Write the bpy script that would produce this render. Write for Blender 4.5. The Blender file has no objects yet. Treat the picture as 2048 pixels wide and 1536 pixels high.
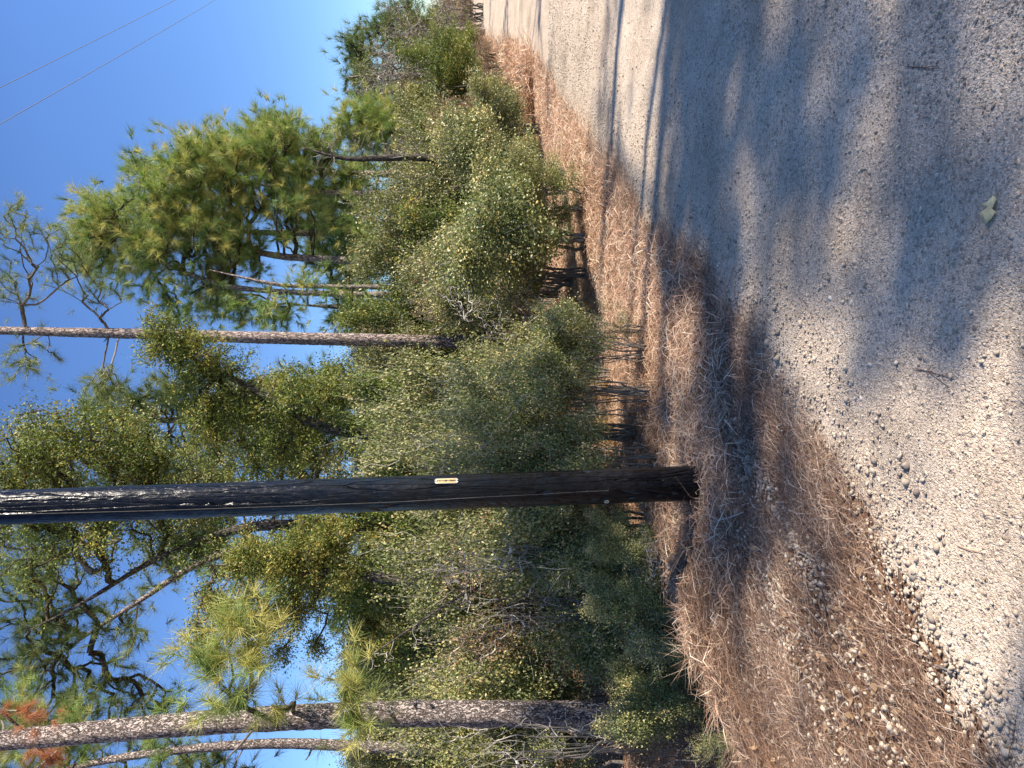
import bpy, math, random
import numpy as np
from mathutils import Vector, Matrix
random.seed(7)
C = bpy.context.scene.collection
# ------------------------------------------------------------------ camera (the photograph is turned: world up points to image left)
F = 1450.0; HX = 900.0; EYE = 1.65
PITCH = math.atan((1024 - HX) / F)
fwd = np.array([0, math.cos(PITCH), -math.sin(PITCH)]); upv = np.array([0, math.sin(PITCH), math.cos(PITCH)]); rgt = np.array([1.0, 0, 0])
cam = bpy.data.cameras.new("camera"); camo = bpy.data.objects.new("camera", cam); C.objects.link(camo)
M = Matrix.Identity(4)
for i in range(3):
    M[i][0] = -upv[i]; M[i][1] = rgt[i]; M[i][2] = -fwd[i]
M[2][3] = EYE
camo.matrix_world = M
cam.sensor_width = 36; cam.lens = F / 2048 * 36; cam.clip_start = 0.05; cam.clip_end = 3000
bpy.context.scene.camera = camo
# ------------------------------------------------------------------ light
SUN_AZ = math.radians(106); SUN_EL = math.radians(37)
S = np.array([math.cos(SUN_EL) * math.sin(SUN_AZ), math.cos(SUN_EL) * math.cos(SUN_AZ), math.sin(SUN_EL)])
w = bpy.data.worlds.new("World"); bpy.context.scene.world = w; w.use_nodes = True
nt = w.node_tree; bg = nt.nodes['Background']
sky = nt.nodes.new('ShaderNodeTexSky'); sky.sky_type = 'NISHITA'; sky.sun_disc = False
sky.sun_elevation = SUN_EL; sky.sun_rotation = SUN_AZ; sky.air_density = 0.8; sky.dust_density = 0.0; sky.ozone_density = 2.5
v1_ = nt.nodes.new('ShaderNodeVectorMath'); v1_.operation = 'SCALE'; v1_.inputs['Scale'].default_value = .25; nt.links.new(sky.outputs[0], v1_.inputs[0])
gm_ = nt.nodes.new('ShaderNodeGamma'); gm_.inputs[1].default_value = 1.4; nt.links.new(v1_.outputs[0], gm_.inputs[0])      # deep polarised blue of the phone picture
v2_ = nt.nodes.new('ShaderNodeVectorMath'); v2_.operation = 'SCALE'; v2_.inputs['Scale'].default_value = 4.1; nt.links.new(gm_.outputs[0], v2_.inputs[0])
tcw = nt.nodes.new('ShaderNodeTexCoord'); sxz = nt.nodes.new('ShaderNodeSeparateXYZ'); nt.links.new(tcw.outputs['Generated'], sxz.inputs[0])
mrw = nt.nodes.new('ShaderNodeMapRange'); mrw.inputs['From Min'].default_value = 0; mrw.inputs['From Max'].default_value = .45; mrw.inputs['To Min'].default_value = .5; mrw.inputs['To Max'].default_value = 1.0; nt.links.new(sxz.outputs[2], mrw.inputs[0])
v3_ = nt.nodes.new('ShaderNodeVectorMath'); v3_.operation = 'SCALE'; nt.links.new(v2_.outputs[0], v3_.inputs[0]); nt.links.new(mrw.outputs[0], v3_.inputs['Scale'])
nt.links.new(v3_.outputs[0], bg.inputs[0]); bg.inputs[1].default_value = 0.12
sl = bpy.data.lights.new("sun", 'SUN'); sl.energy = 5.0; sl.angle = math.radians(0.53); sl.color = (1.0, 0.91, 0.78)
so = bpy.data.objects.new("sun", sl); C.objects.link(so)
so.rotation_euler = Vector(S).to_track_quat('Z', 'Y').to_euler(); so.location = (20, -5, 30)
vs = bpy.context.scene.view_settings
vs.view_transform = 'Standard'; vs.look = 'None'; vs.gamma = 1; vs.exposure = 1.17
# ------------------------------------------------------------------ helpers
def at(x, y, D):
    """point at photo pixel (x, y), D metres ahead"""
    d = fwd + rgt * (768 - y) / F - upv * (x - 1024) / F
    t = D / d[1]
    return np.array([d[0] * t, D, EYE + d[2] * t])
def tag(o, label=None, cat=None, group=None, kind=None):
    if label: o['label'] = label
    if cat: o['category'] = cat
    if group: o['group'] = group
    if kind: o['kind'] = kind
    return o
def empty(name, loc, label, cat, group=None):
    o = bpy.data.objects.new(name, None); C.objects.link(o); o.location = [float(a) for a in loc]
    o.empty_display_size = 0.2
    return tag(o, label, cat, group)
class Acc:
    """collects vertex / polygon blocks and makes one mesh of them"""
    def __init__(s): s.v = []; s.f = []; s.r = []; s.n = 0
    def add(s, V, Fc, R=None):
        V = np.asarray(V, float).reshape(-1, 3); Fc = np.asarray(Fc, int)
        s.v.append(V); s.f.append(Fc + s.n)
        s.r.append(np.full(len(V), 0.5) if R is None else np.asarray(R, float)); s.n += len(V)
    def mesh(s, name, mat, smooth=False, origin=(0, 0, 0)):
        me = bpy.data.meshes.new(name)
        V = np.concatenate(s.v) - np.asarray(origin, float); R = np.concatenate(s.r)
        me.vertices.add(len(V)); me.vertices.foreach_set('co', V.astype(np.float32).ravel())
        loops = np.concatenate([f.ravel() for f in s.f]); tot = np.concatenate([np.full(len(f), f.shape[1]) for f in s.f])
        st = np.concatenate([[0], np.cumsum(tot)[:-1]])
        me.loops.add(len(loops)); me.loops.foreach_set('vertex_index', loops.astype(np.int32))
        me.polygons.add(len(tot)); me.polygons.foreach_set('loop_start', st.astype(np.int32)); me.polygons.foreach_set('loop_total', tot.astype(np.int32))
        if smooth: me.polygons.foreach_set('use_smooth', np.ones(len(tot), bool))
        a = me.attributes.new('rnd', 'FLOAT', 'POINT'); a.data.foreach_set('value', R.astype(np.float32))
        me.update(calc_edges=True); me.materials.append(mat)
        return me
    def build(s, name, mat, parent=None, smooth=False, origin=(0, 0, 0)):
        o = bpy.data.objects.new(name, s.mesh(name, mat, smooth, origin)); C.objects.link(o)
        if parent is not None: o.parent = parent
        return o
NEEDLE = [1.0, 1.0, 1.0]      # count and width factors for needle brushes
def unit(v): return v / (np.linalg.norm(v, axis=-1, keepdims=True) + 1e-9)
def tube(acc, P, R, K=10, cap=True, noise=0, rs=None, r=0.5):
    P = np.asarray(P, float); R = np.asarray(R, float); n = len(P)
    T = unit(np.gradient(P, axis=0)); ref = np.array([1.0, 0, 0]) if abs(T[0][0]) < 0.8 else np.array([0, 1.0, 0])
    A = unit(np.cross(T, ref)); B = np.cross(T, A)
    th = np.arange(K) * 2 * math.pi / K
    RR = R[:, None] * (np.ones((n, K)) if not noise else 1 + noise * (rs.rand(n, K) - .5))
    V = P[:, None] + RR[..., None] * (A[:, None] * np.cos(th)[None, :, None] + B[:, None] * np.sin(th)[None, :, None])
    i = np.arange(n - 1)[:, None] * K; j = np.arange(K)[None]; k = (j + 1) % K
    Fq = np.stack([i + j, i + k, i + K + k, i + K + j], -1).reshape(-1, 4)
    base = acc.n
    acc.add(V.reshape(-1, 3), Fq, np.full(n * K, r))
    if cap:
        for e in (0, n - 1):
            acc.add([P[e] + T[e] * R[e] * .1 * (1 if e else -1)], np.zeros((0, 3), int))
            c = acc.n - 1; q = np.arange(K); tri = np.stack([base + e * K + q, base + e * K + (q + 1) % K, np.full(K, c)], -1)
            acc.f.append(tri)
def segs(acc, P0, P1, R0, R1, rnd=None):
    """many three-sided tapered twigs at once"""
    n = len(P0)
    if n == 0: return
    T = unit(P1 - P0); ref = np.where(np.abs(T[:, 2:3]) < .9, np.array([[0, 0, 1.0]]), np.array([[1.0, 0, 0]]))
    A = unit(np.cross(T, ref)); B = np.cross(T, A); V = np.zeros((n, 6, 3))
    for k in range(3):
        c, s_ = math.cos(k * 2.0944), math.sin(k * 2.0944); d = A * c + B * s_
        V[:, k] = P0 + d * R0[:, None]; V[:, 3 + k] = P1 + d * R1[:, None]
    b = np.arange(n)[:, None] * 6
    Fq = np.concatenate([b + np.array([[k, (k + 1) % 3, 3 + (k + 1) % 3, 3 + k]]) for k in range(3)], 0)
    acc.add(V.reshape(-1, 3), Fq, None if rnd is None else np.repeat(rnd, 6))
def leaves(acc, c, L, W, rs, rnd, up=0.5):
    n = len(c)
    a = unit(rs.randn(n, 3)); nn = unit(rs.randn(n, 3) + np.array([S[0], S[1], 1.0]) * up)
    b = unit(np.cross(nn, a)); a = np.cross(b, nn)
    L = L * (0.6 + .8 * rs.rand(n, 1)) / 2; W = W * (0.6 + .8 * rs.rand(n, 1)) / 2
    V = np.stack([c - a * L, c + b * W, c + a * L, c - b * W], 1)
    acc.add(V.reshape(-1, 3), np.arange(4 * n).reshape(-1, 4), np.repeat(rnd, 4))
def tufts(acc, c, d, K, L, W, rs, rnd, spread=0.8, droop=0.0):
    K = int(K * NEEDLE[0]); W = W * NEEDLE[1]; spread = spread * NEEDLE[2]
    """pine needle brushes: K thin blades from each centre around direction d"""
    n = len(c)
    D = unit(np.repeat(d, K, 0) + rs.randn(n * K, 3) * spread); D[:, 2] -= droop
    o = np.repeat(c, K, 0) - np.repeat(d, K, 0) * rs.rand(n * K, 1) * L * .45
    l = L * (.55 + .55 * rs.rand(n * K, 1)); b = unit(np.cross(D, rs.randn(n * K, 3))) * W / 2
    tip = o + D * l
    V = np.stack([o - b, o + b, tip], 1)
    r = np.repeat(rnd, K) + rs.randn(n * K) * .08
    acc.add(V.reshape(-1, 3), np.arange(3 * n * K).reshape(-1, 3), np.repeat(r, 3))
# ------------------------------------------------------------------ materials
def ramp(n, stops):
    e = n.color_ramp.elements
    while len(e) > 1: e.remove(e[0])
    e[0].position = stops[0][0]; e[0].color = (*stops[0][1], 1)
    for p, c in stops[1:]:
        x = e.new(p); x.color = (*c, 1)
def newmat(name):
    m = bpy.data.materials.new(name); m.use_nodes = True; t = m.node_tree
    return m, t, t.nodes['Principled BSDF'], t.nodes['Material Output'], t.nodes.new, t.links.new
def foliage(name, stops, transl=0.35, rough=0.55, spec=0.3):
    m, t, p, out, N, Lk = newmat(name)
    a = N('ShaderNodeAttribute'); a.attribute_name = 'rnd'
    cr = N('ShaderNodeValToRGB'); ramp(cr, stops); Lk(a.outputs['Fac'], cr.inputs[0])
    Lk(cr.outputs[0], p.inputs['Base Color']); p.inputs['Roughness'].default_value = rough; p.inputs['Specular IOR Level'].default_value = spec
    if transl > 0:
        tr = N('ShaderNodeBsdfTranslucent'); hs = N('ShaderNodeHueSaturation'); hs.inputs['Saturation'].default_value = 1.15; hs.inputs['Value'].default_value = 1.3
        Lk(cr.outputs[0], hs.inputs['Color']); Lk(hs.outputs[0], tr.inputs[0])
        mx = N('ShaderNodeMixShader'); mx.inputs[0].default_value = transl
        Lk(p.outputs[0], mx.inputs[1]); Lk(tr.outputs[0], mx.inputs[2]); Lk(mx.outputs[0], out.inputs['Surface'])
    return m
def bark(name, dark, mid, light, scale=14, stretch=0.35, bump=0.6, crack=(.04, .16)):
    m, t, p, out, N, Lk = newmat(name)
    tc = N('ShaderNodeTexCoord'); mp = N('ShaderNodeMapping'); mp.inputs['Scale'].default_value = (1, 1, stretch)
    Lk(tc.outputs['Object'], mp.inputs[0])
    nz = N('ShaderNodeTexNoise'); nz.inputs['Scale'].default_value = scale * 1.5; nz.inputs['Detail'].default_value = 5; Lk(mp.outputs[0], nz.inputs['Vector'])
    mxv = N('ShaderNodeMixRGB'); mxv.inputs[0].default_value = .09; Lk(mp.outputs[0], mxv.inputs[1]); Lk(nz.outputs['Color'], mxv.inputs[2])
    vo = N('ShaderNodeTexVoronoi'); vo.feature = 'DISTANCE_TO_EDGE'; vo.inputs['Scale'].default_value = scale; Lk(mxv.outputs[0], vo.inputs['Vector'])
    cr = N('ShaderNodeValToRGB'); ramp(cr, [(0, (0, 0, 0)), (crack[0], (.15, .15, .15)), (crack[1], (1, 1, 1))]); Lk(vo.outputs[0], cr.inputs[0])
    c2 = N('ShaderNodeValToRGB'); ramp(c2, [(.3, mid), (.7, light)]); Lk(nz.outputs['Fac'], c2.inputs[0])
    mx = N('ShaderNodeMixRGB'); mx.inputs[1].default_value = (*dark, 1); Lk(cr.outputs[0], mx.inputs[0]); Lk(c2.outputs[0], mx.inputs[2])
    Lk(mx.outputs[0], p.inputs['Base Color']); p.inputs['Roughness'].default_value = .9; p.inputs['Specular IOR Level'].default_value = .15
    ad = N('ShaderNodeMath'); ad.operation = 'ADD'; Lk(cr.outputs[0], ad.inputs[0]); Lk(nz.outputs['Fac'], ad.inputs[1])
    bp = N('ShaderNodeBump'); bp.inputs['Strength'].default_value = bump; bp.inputs['Distance'].default_value = .02; Lk(ad.outputs[0], bp.inputs['Height']); Lk(bp.outputs[0], p.inputs['Normal'])
    return m
def plain(name, col, rough=.6, metal=0, var=None, vscale=20, bump=0):
    m, t, p, out, N, Lk = newmat(name)
    p.inputs['Base Color'].default_value = (*col, 1); p.inputs['Roughness'].default_value = rough; p.inputs['Metallic'].default_value = metal
    tc = N('ShaderNodeTexCoord'); nz = N('ShaderNodeTexNoise'); nz.inputs['Scale'].default_value = vscale; nz.inputs['Detail'].default_value = 6; Lk(tc.outputs['Object'], nz.inputs['Vector'])
    if var:
        cr = N('ShaderNodeValToRGB'); ramp(cr, [(.3, col), (.7, var)]); Lk(nz.outputs['Fac'], cr.inputs[0]); Lk(cr.outputs[0], p.inputs['Base Color'])
    if bump:
        bp = N('ShaderNodeBump'); bp.inputs['Strength'].default_value = bump; bp.inputs['Distance'].default_value = .01; Lk(nz.outputs['Fac'], bp.inputs['Height']); Lk(bp.outputs[0], p.inputs['Normal'])
    return m
MT = {
 'pine': foliage('pine_needles', [(.0, (0.084, 0.137, 0.049)), (.45, (0.184, 0.274, 0.071)), (.75, (0.314, 0.366, 0.110)), (1, (0.479, 0.439, 0.145))], .22),
 'pine_blue': foliage('pine_needles_cool', [(.0, (0.066, 0.105, 0.042)), (.5, (0.132, 0.180, 0.060)), (1, (0.248, 0.270, 0.084))], .22),
 'pine_dead': foliage('dead_pine_needles', [(.0, (0.330, 0.130, 0.064)), (1, (0.550, 0.273, 0.144))], .4),
 'cedar': foliage('cedar_sprays', [(.0, (0.065, 0.093, 0.025)), (.5, (0.129, 0.170, 0.038)), (.85, (0.257, 0.272, 0.054)), (1, (0.367, 0.289, 0.082))], .2),
 'holly': foliage('grey_green_leaves', [(.0, (0.096, 0.124, 0.040)), (.45, (0.192, 0.222, 0.075)), (.8, (0.346, 0.330, 0.127)), (1, (0.576, 0.461, 0.196))], .2, .45, .5),
 'olive': foliage('olive_leaves', [(.0, (0.105, 0.128, 0.038)), (.5, (0.210, 0.225, 0.075)), (.85, (0.360, 0.330, 0.135)), (1, (0.495, 0.390, 0.180))], .2, .5, .4),
 'brownleaf': foliage('dry_brown_leaves', [(.0, (0.126, 0.077, 0.042)), (.5, (0.252, 0.161, 0.091)), (1, (0.448, 0.294, 0.168))], .3),
 'sunlit_ground': foliage('sunlit_ground_leaves', [(.0, (.34, .17, .04)), (.5, (.56, .34, .09)), (1, (.74, .52, .20))], .35),  # brightness of sunlit litter ground painted into a leaf colour
 'straw': foliage('pine_straw', [(.0, (0.104, 0.063, 0.044)), (.4, (0.282, 0.172, 0.111)), (.75, (0.470, 0.320, 0.222)), (1, (0.690, 0.572, 0.444))], .15),
 'drygrass': foliage('dry_grass', [(.0, (0.225, 0.144, 0.089)), (.4, (0.473, 0.298, 0.202)), (.75, (0.676, 0.478, 0.341)), (1, (0.784, 0.670, 0.506))], .3),
 'twig': foliage('grey_twigs', [(.0, (.06, .05, .04)), (.6, (.20, .175, .15)), (1, (.45, .41, .36))], 0, .9, .1),
 'darktwig': foliage('dark_twigs', [(.0, (.03, .024, .02)), (.7, (.09, .07, .055)), (1, (.25, .21, .17))], 0, .9, .1),
 'stone': foliage('gravel_stone', [(.0, (0.160, 0.128, 0.103)), (.3, (0.380, 0.309, 0.232)), (.7, (0.520, 0.437, 0.335)), (1, (0.680, 0.589, 0.473))], 0, .85, .2),
 'pinebark': bark('pine_bark', (.06, .045, .04), (.30, .24, .21), (.50, .42, .375), 34, .42, 1.0, (.04, .18)),
 'pinebark_far': bark('pine_bark_far', (.06, .045, .04), (.26, .19, .16), (.46, .38, .34), 20, .4, .8),
 'darkbark': bark('dark_bark', (.02, .016, .014), (.07, .055, .045), (.14, .12, .10), 20, .25, .6),
}
# ------------------------------------------------------------------ ground
_g = np.random.RandomState(3).rand(256, 256)
def vnoise(x, y):
    xi = np.floor(x).astype(int); yi = np.floor(y).astype(int); fx = x - xi; fy = y - yi
    fx = fx * fx * (3 - 2 * fx); fy = fy * fy * (3 - 2 * fy)
    g = lambda a, b: _g[a % 256, b % 256]
    return (g(xi, yi) * (1 - fx) + g(xi + 1, yi) * fx) * (1 - fy) + (g(xi, yi + 1) * (1 - fx) + g(xi + 1, yi + 1) * fx) * fy - .5
EY = [-30, -6, 0, 1.2, 2.2, 2.66, 3.2, 4.1, 5.1, 8.5, 13.3, 17, 24, 34, 53, 100, 400]
EX = [-16, -6, -2.3, -1.6, -1.0, -.57, -.14, .42, .94, 3.0, 6.1, 8.0, 11.4, 16.4, 26.3, 51, 212]
def Xe(Y): return np.interp(Y, EY, EX)
def sst(a, b, x): t = np.clip((x - a) / (b - a), 0, 1); return t * t * (3 - 2 * t)
def H(X, Y):
    X = np.asarray(X, float); Y = np.asarray(Y, float); q = Xe(Y) - X
    near = 1 - sst(6.0, 9.0, Y)
    z = -.03 * sst(-.3, .8, q) - .03 * sst(0.8, 2, q)
    z = z + near * (.09 * np.exp(-((q - 2.25) / .22) ** 2)) - near * .32 * sst(2.35, 3.1, q) + near * .3 * sst(3.6, 6, q)
    z = z - (1 - near) * .12 * sst(1.2, 2.2, q) + (1 - near) * .1 * sst(2.5, 5, q)
    z = z + .9 * sst(6, 16, q) + 1.4 * sst(14, 60, q)
    far = sst(14, 22, Y); z = z + far * (.35 * sst(.6, 3, q) * (.6 + .8 * vnoise(X * .5, Y * .35)))
    z = z + .035 * vnoise(X * 1.3 + 5, Y * 1.3) * sst(-.5, .8, q) * 1.6 + .03 * vnoise(X * .6, Y * .5 + 9) + .014 * vnoise(X * 5, Y * 5) + .007 * vnoise(X * 14, Y * 14)
    z = z - .03 * np.exp(-((q + 1.6) / .35) ** 2) * .5 + .05 * sst(-2, -3.2, q) * (1 - sst(-5, -6.5, -q))
    z = z + .6 * sst(7.5, 12, -q) * 1.0 - .2 * sst(6.4, 7.4, -q)
    return z
def lines(parts):
    o = []
    for a, b, st in parts:
        n = max(1, int(round((b - a) / st))); o += list(np.linspace(a, b, n, endpoint=False))
    return np.array(o + [parts[-1][1]])
qs = lines([(-400, -60, 30), (-60, -14, 4), (-14, -7, .5), (-7, -3.5, .12), (-3.5, 4, .04), (4, 8, .15), (8, 20, .8), (20, 60, 5), (60, 500, 40)])
ys = lines([(-60, -10, 5), (-10, 0, .8), (0, 1.2, .15), (1.2, 7.5, .04), (7.5, 12, .08), (12, 20, .2), (20, 40, .6), (40, 100, 3), (100, 1000, 60)])
Q, Y = np.meshgrid(qs, ys, indexing='ij'); X = Xe(Y) - Q; Z = H(X, Y)
ni, nj = Q.shape; idx = np.arange(ni * nj).reshape(ni, nj)
F4 = np.stack([idx[:-1, :-1], idx[:-1, 1:], idx[1:, 1:], idx[1:, :-1]], -1).reshape(-1, 4)
a = Acc(); a.add(np.stack([X, Y, Z], -1), F4)
# earth material: orange-brown clay with leaf litter
m, t, p, out, N, Lk = newmat('litter_soil')
tc = N('ShaderNodeTexCoord')
n1 = N('ShaderNodeTexNoise'); n1.inputs['Scale'].default_value = 18; n1.inputs['Detail'].default_value = 9; n1.inputs['Roughness'].default_value = .75; Lk(tc.outputs['Object'], n1.inputs['Vector'])
n2 = N('ShaderNodeTexNoise'); n2.inputs['Scale'].default_value = .8; n2.inputs['Detail'].default_value = 3; Lk(tc.outputs['Object'], n2.inputs['Vector'])
c1 = N('ShaderNodeValToRGB'); ramp(c1, [(.3, (.06, .038, .027)), (.5, (.22, .135, .085)), (.7, (.44, .31, .21))]); Lk(n1.outputs['Fac'], c1.inputs[0])
c2 = N('ShaderNodeValToRGB'); ramp(c2, [(.3, (.85, .8, .8)), (.7, (1.15, 1.0, .85))]); Lk(n2.outputs['Fac'], c2.inputs[0])
mx = N('ShaderNodeMixRGB'); mx.blend_type = 'MULTIPLY'; mx.inputs[0].default_value = 1; Lk(c1.outputs[0], mx.inputs[1]); Lk(c2.outputs[0], mx.inputs[2]); Lk(mx.outputs[0], p.inputs['Base Color'])
p.inputs['Roughness'].default_value = .95; p.inputs['Specular IOR Level'].default_value = .1
bp = N('ShaderNodeBump'); bp.inputs['Strength'].default_value = .8; bp.inputs['Distance'].default_value = .03; Lk(n1.outputs['Fac'], bp.inputs['Height']); Lk(bp.outputs[0], p.inputs['Normal'])
g = a.build('ground', m, None, True); tag(g, kind='structure')
# gravel road sheet, ragged left edge, 4 mm above the ground
qc = (Q[:-1, :-1] + Q[1:, 1:]) / 2; yc = (Y[:-1, :-1] + Y[1:, 1:]) / 2; xc = (X[:-1, :-1] + X[1:, 1:]) / 2
edge = .42 + .5 * vnoise(yc * 1.1, yc * 0 + 2) + .5 * vnoise(xc * 4, yc * 4) + .4 * vnoise(xc * 13, yc * 13)
keep = (qc < edge * .55) & (qc > -7.2 + .6 * vnoise(yc * .7, yc * 0 + 7)) & (yc > -40) & (yc < 400)
a = Acc(); Fk = F4.reshape(ni - 1, nj - 1, 4)[keep]; used, inv = np.unique(Fk, return_inverse=True)
XYZ = np.stack([X, Y, Z + .004], -1).reshape(-1, 3)[used]; a.add(XYZ, inv.reshape(-1, 4))
m, t, p, out, N, Lk = newmat('crushed_limestone')
tc = N('ShaderNodeTexCoord')
def vor(sc, feat='F1'):
    v = N('ShaderNodeTexVoronoi'); v.feature = feat; v.inputs['Scale'].default_value = sc; Lk(tc.outputs['Object'], v.inputs['Vector']); return v
v1 = vor(95); v2 = vor(240); v3 = vor(32)
nb = N('ShaderNodeTexNoise'); nb.inputs['Scale'].default_value = 1.1; nb.inputs['Detail'].default_value = 6; nb.inputs['Roughness'].default_value = .6; Lk(tc.outputs['Object'], nb.inputs['Vector'])
cb = N('ShaderNodeValToRGB'); ramp(cb, [(.3, (.38, .30, .22)), (.5, (.53, .43, .33)), (.72, (.64, .54, .43))]); Lk(nb.outputs['Fac'], cb.inputs[0])
cs = N('ShaderNodeValToRGB'); ramp(cs, [(0, (.55, .52, .5)), (.25, (.88, .86, .85)), (.6, (1, 1, 1)), (1, (1.2, 1.2, 1.2))]); sp = N('ShaderNodeSeparateColor'); Lk(v1.outputs['Color'], sp.inputs[0]); Lk(sp.outputs[0], cs.inputs[0])
cs2 = N('ShaderNodeValToRGB'); ramp(cs2, [(0, (.7, .68, .66)), (.3, (1, 1, 1)), (1, (1.12, 1.12, 1.12))]); sp2 = N('ShaderNodeSeparateColor'); Lk(v2.outputs['Color'], sp2.inputs[0]); Lk(sp2.outputs[0], cs2.inputs[0])
m1 = N('ShaderNodeMixRGB'); m1.blend_type = 'MULTIPLY'; m1.inputs[0].default_value = .9; Lk(cb.outputs[0], m1.inputs[1]); Lk(cs.outputs[0], m1.inputs[2])
m2 = N('ShaderNodeMixRGB'); m2.blend_type = 'MULTIPLY'; m2.inputs[0].default_value = .9; Lk(m1.outputs[0], m2.inputs[1]); Lk(cs2.outputs[0], m2.inputs[2])
Lk(m2.outputs[0], p.inputs['Base Color']); p.inputs['Roughness'].default_value = .9; p.inputs['Specular IOR Level'].default_value = .2
def mth(op, x, y):
    k = N('ShaderNodeMath'); k.operation = op
    for q_, z_ in ((0, x), (1, y)):
        if isinstance(z_, (int, float)): k.inputs[q_].default_value = z_
        else: Lk(z_, k.inputs[q_])
    return k.outputs[0]
# only some cells stand proud: stones of random height
h1 = mth('MULTIPLY', mth('SUBTRACT', .6, v1.outputs['Distance']), sp.outputs[1]); h2 = mth('MULTIPLY', mth('SUBTRACT', .6, v2.outputs['Distance']), .4)
sp3 = N('ShaderNodeSeparateColor'); Lk(v3.outputs['Color'], sp3.inputs[0]); h3 = mth('MULTIPLY', mth('MULTIPLY', mth('MAXIMUM', mth('SUBTRACT', .45, v3.outputs['Distance']), 0), mth('GREATER_THAN', sp3.outputs[0], .8)), 3)
bp = N('ShaderNodeBump'); bp.inputs['Strength'].default_value = 1; bp.inputs['Distance'].default_value = .009
Lk(mth('ADD', mth('ADD', h1, h2), h3), bp.inputs['Height']); Lk(bp.outputs[0], p.inputs['Normal'])
road = a.build('gravel_road', m, None, True); tag(road, kind='structure')
# ------------------------------------------------------------------ stones
ico = bpy.data.meshes.new('tmp'); import bmesh
def icos(sub):
    b = bmesh.new(); bmesh.ops.create_icosphere(b, subdivisions=sub, radius=1); b.verts.ensure_lookup_table()
    V = np.array([v.co[:] for v in b.verts]); Fc = np.array([[v.index for v in f.verts] for f in b.faces]); b.free(); return V, Fc
I1, IF1 = icos(1); I2, IF2 = icos(2)
bpy.data.meshes.remove(ico)
def stones(acc, pts, size, rs, base=I1, bf=IF1, rnd=None, sink=.25):
    n = len(pts); nv = len(base)
    sc = size[:, None] * np.stack([.7 + .6 * rs.rand(n), .6 + .5 * rs.rand(n), .4 + .35 * rs.rand(n)], 1)
    V = np.repeat(base[None], n, 0) * (1 + .7 * (rs.rand(n, nv, 1) - .5)) * sc[:, None]
    th = rs.rand(n) * 6.28; c, s_ = np.cos(th)[:, None], np.sin(th)[:, None]
    x = V[..., 0] * c - V[..., 1] * s_; y = V[..., 0] * s_ + V[..., 1] * c
    tl = (rs.rand(n) - .5)[:, None] * .6; z = V[..., 2] + x * tl
    V = np.stack([x, y, z], -1) + pts[:, None]; V[..., 2] += (sc[:, 2] * (1 - 2 * sink))[:, None]
    Fc = (bf[None] + (np.arange(n) * nv)[:, None, None]).reshape(-1, 3)
    acc.add(V.reshape(-1, 3), Fc, np.repeat(rs.rand(n) if rnd is None else rnd, nv))
rs = np.random.RandomState(11)
def groundpts(n, qa, qb, ya, yb, rs, ypow=1.0):
    Yp = ya + (yb - ya) * rs.rand(n) ** ypow; q = qa + (qb - qa) * rs.rand(n); Xp = Xe(Yp) - q
    u = 768 + F * Xp / np.maximum(Yp, .3)
    ok = (u > -120) & (u < 1660); Yp = Yp[ok]; q = q[ok]; Xp = Xp[ok]
    return Xp, Yp, q
a = Acc()
# fine loose gravel over the roadway, in drifts
Xp, Yp, q = groundpts(190000, -6, .3, 1.5, 12, rs, 1.9)
den = 1.6 * vnoise(Xp * 1.5, Yp * 1.1) + 1.2 * vnoise(Xp * .7 + 3, Yp * .6) + .15 - .35 * np.exp(-((q + 1.5) / .35) ** 2) + .7 * np.exp(-((q + .1) / .35) ** 2)
ok = rs.rand(len(Xp)) < np.clip(.4 + den, .05, 1); Xp, Yp, q = Xp[ok], Yp[ok], q[ok]
sz = .0018 * np.exp(np.abs(rs.randn(len(Xp))) * .55) * (.8 + Yp * .12)
stones(a, np.stack([Xp, Yp, H(Xp, Yp) + .004], -1), np.minimum(sz, .011), rs, rnd=.05 + .75 * rs.rand(len(Xp)))
# coarse pale gravel along the edge and in bands on the straw verge (nearest ground only)
Xp, Yp, q = groundpts(36000, -.45, 2.0, 1.5, 7.5, rs, 1.3)
band = np.exp(-((q - .05) / .16) ** 2) * .5 + np.exp(-((q - .72 - .2 * vnoise(Yp * 1.4, Yp * 0)) / .10) ** 2) * .75 + np.exp(-((q - 1.25) / .12) ** 2) * .5 * (Yp < 4.2) + .05 + .10 * (Yp < 4.2)
band = band * (1 - .75 * sst(4.6, 6.5, Yp))
ok = rs.rand(len(Xp)) < band * (.5 + 1.2 * (vnoise(Xp * 5, Yp * 5) + .35)); Xp, Yp, q = Xp[ok], Yp[ok], q[ok]
sz = .0055 * np.exp(np.abs(rs.randn(len(Xp))) * .45) * np.where(q > .5, 1.25, 1)
stones(a, np.stack([Xp, Yp, H(Xp, Yp) + .008 + .014 * sst(0, .3, q)], -1), np.minimum(sz, .020), rs, rnd=.05 + .6 * rs.rand(len(Xp)), sink=.42)
gr = a.build('gravel', MT['stone']); tag(gr, kind='stuff', cat='gravel', label='loose crushed limestone scattered on the road and its edge')
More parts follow.
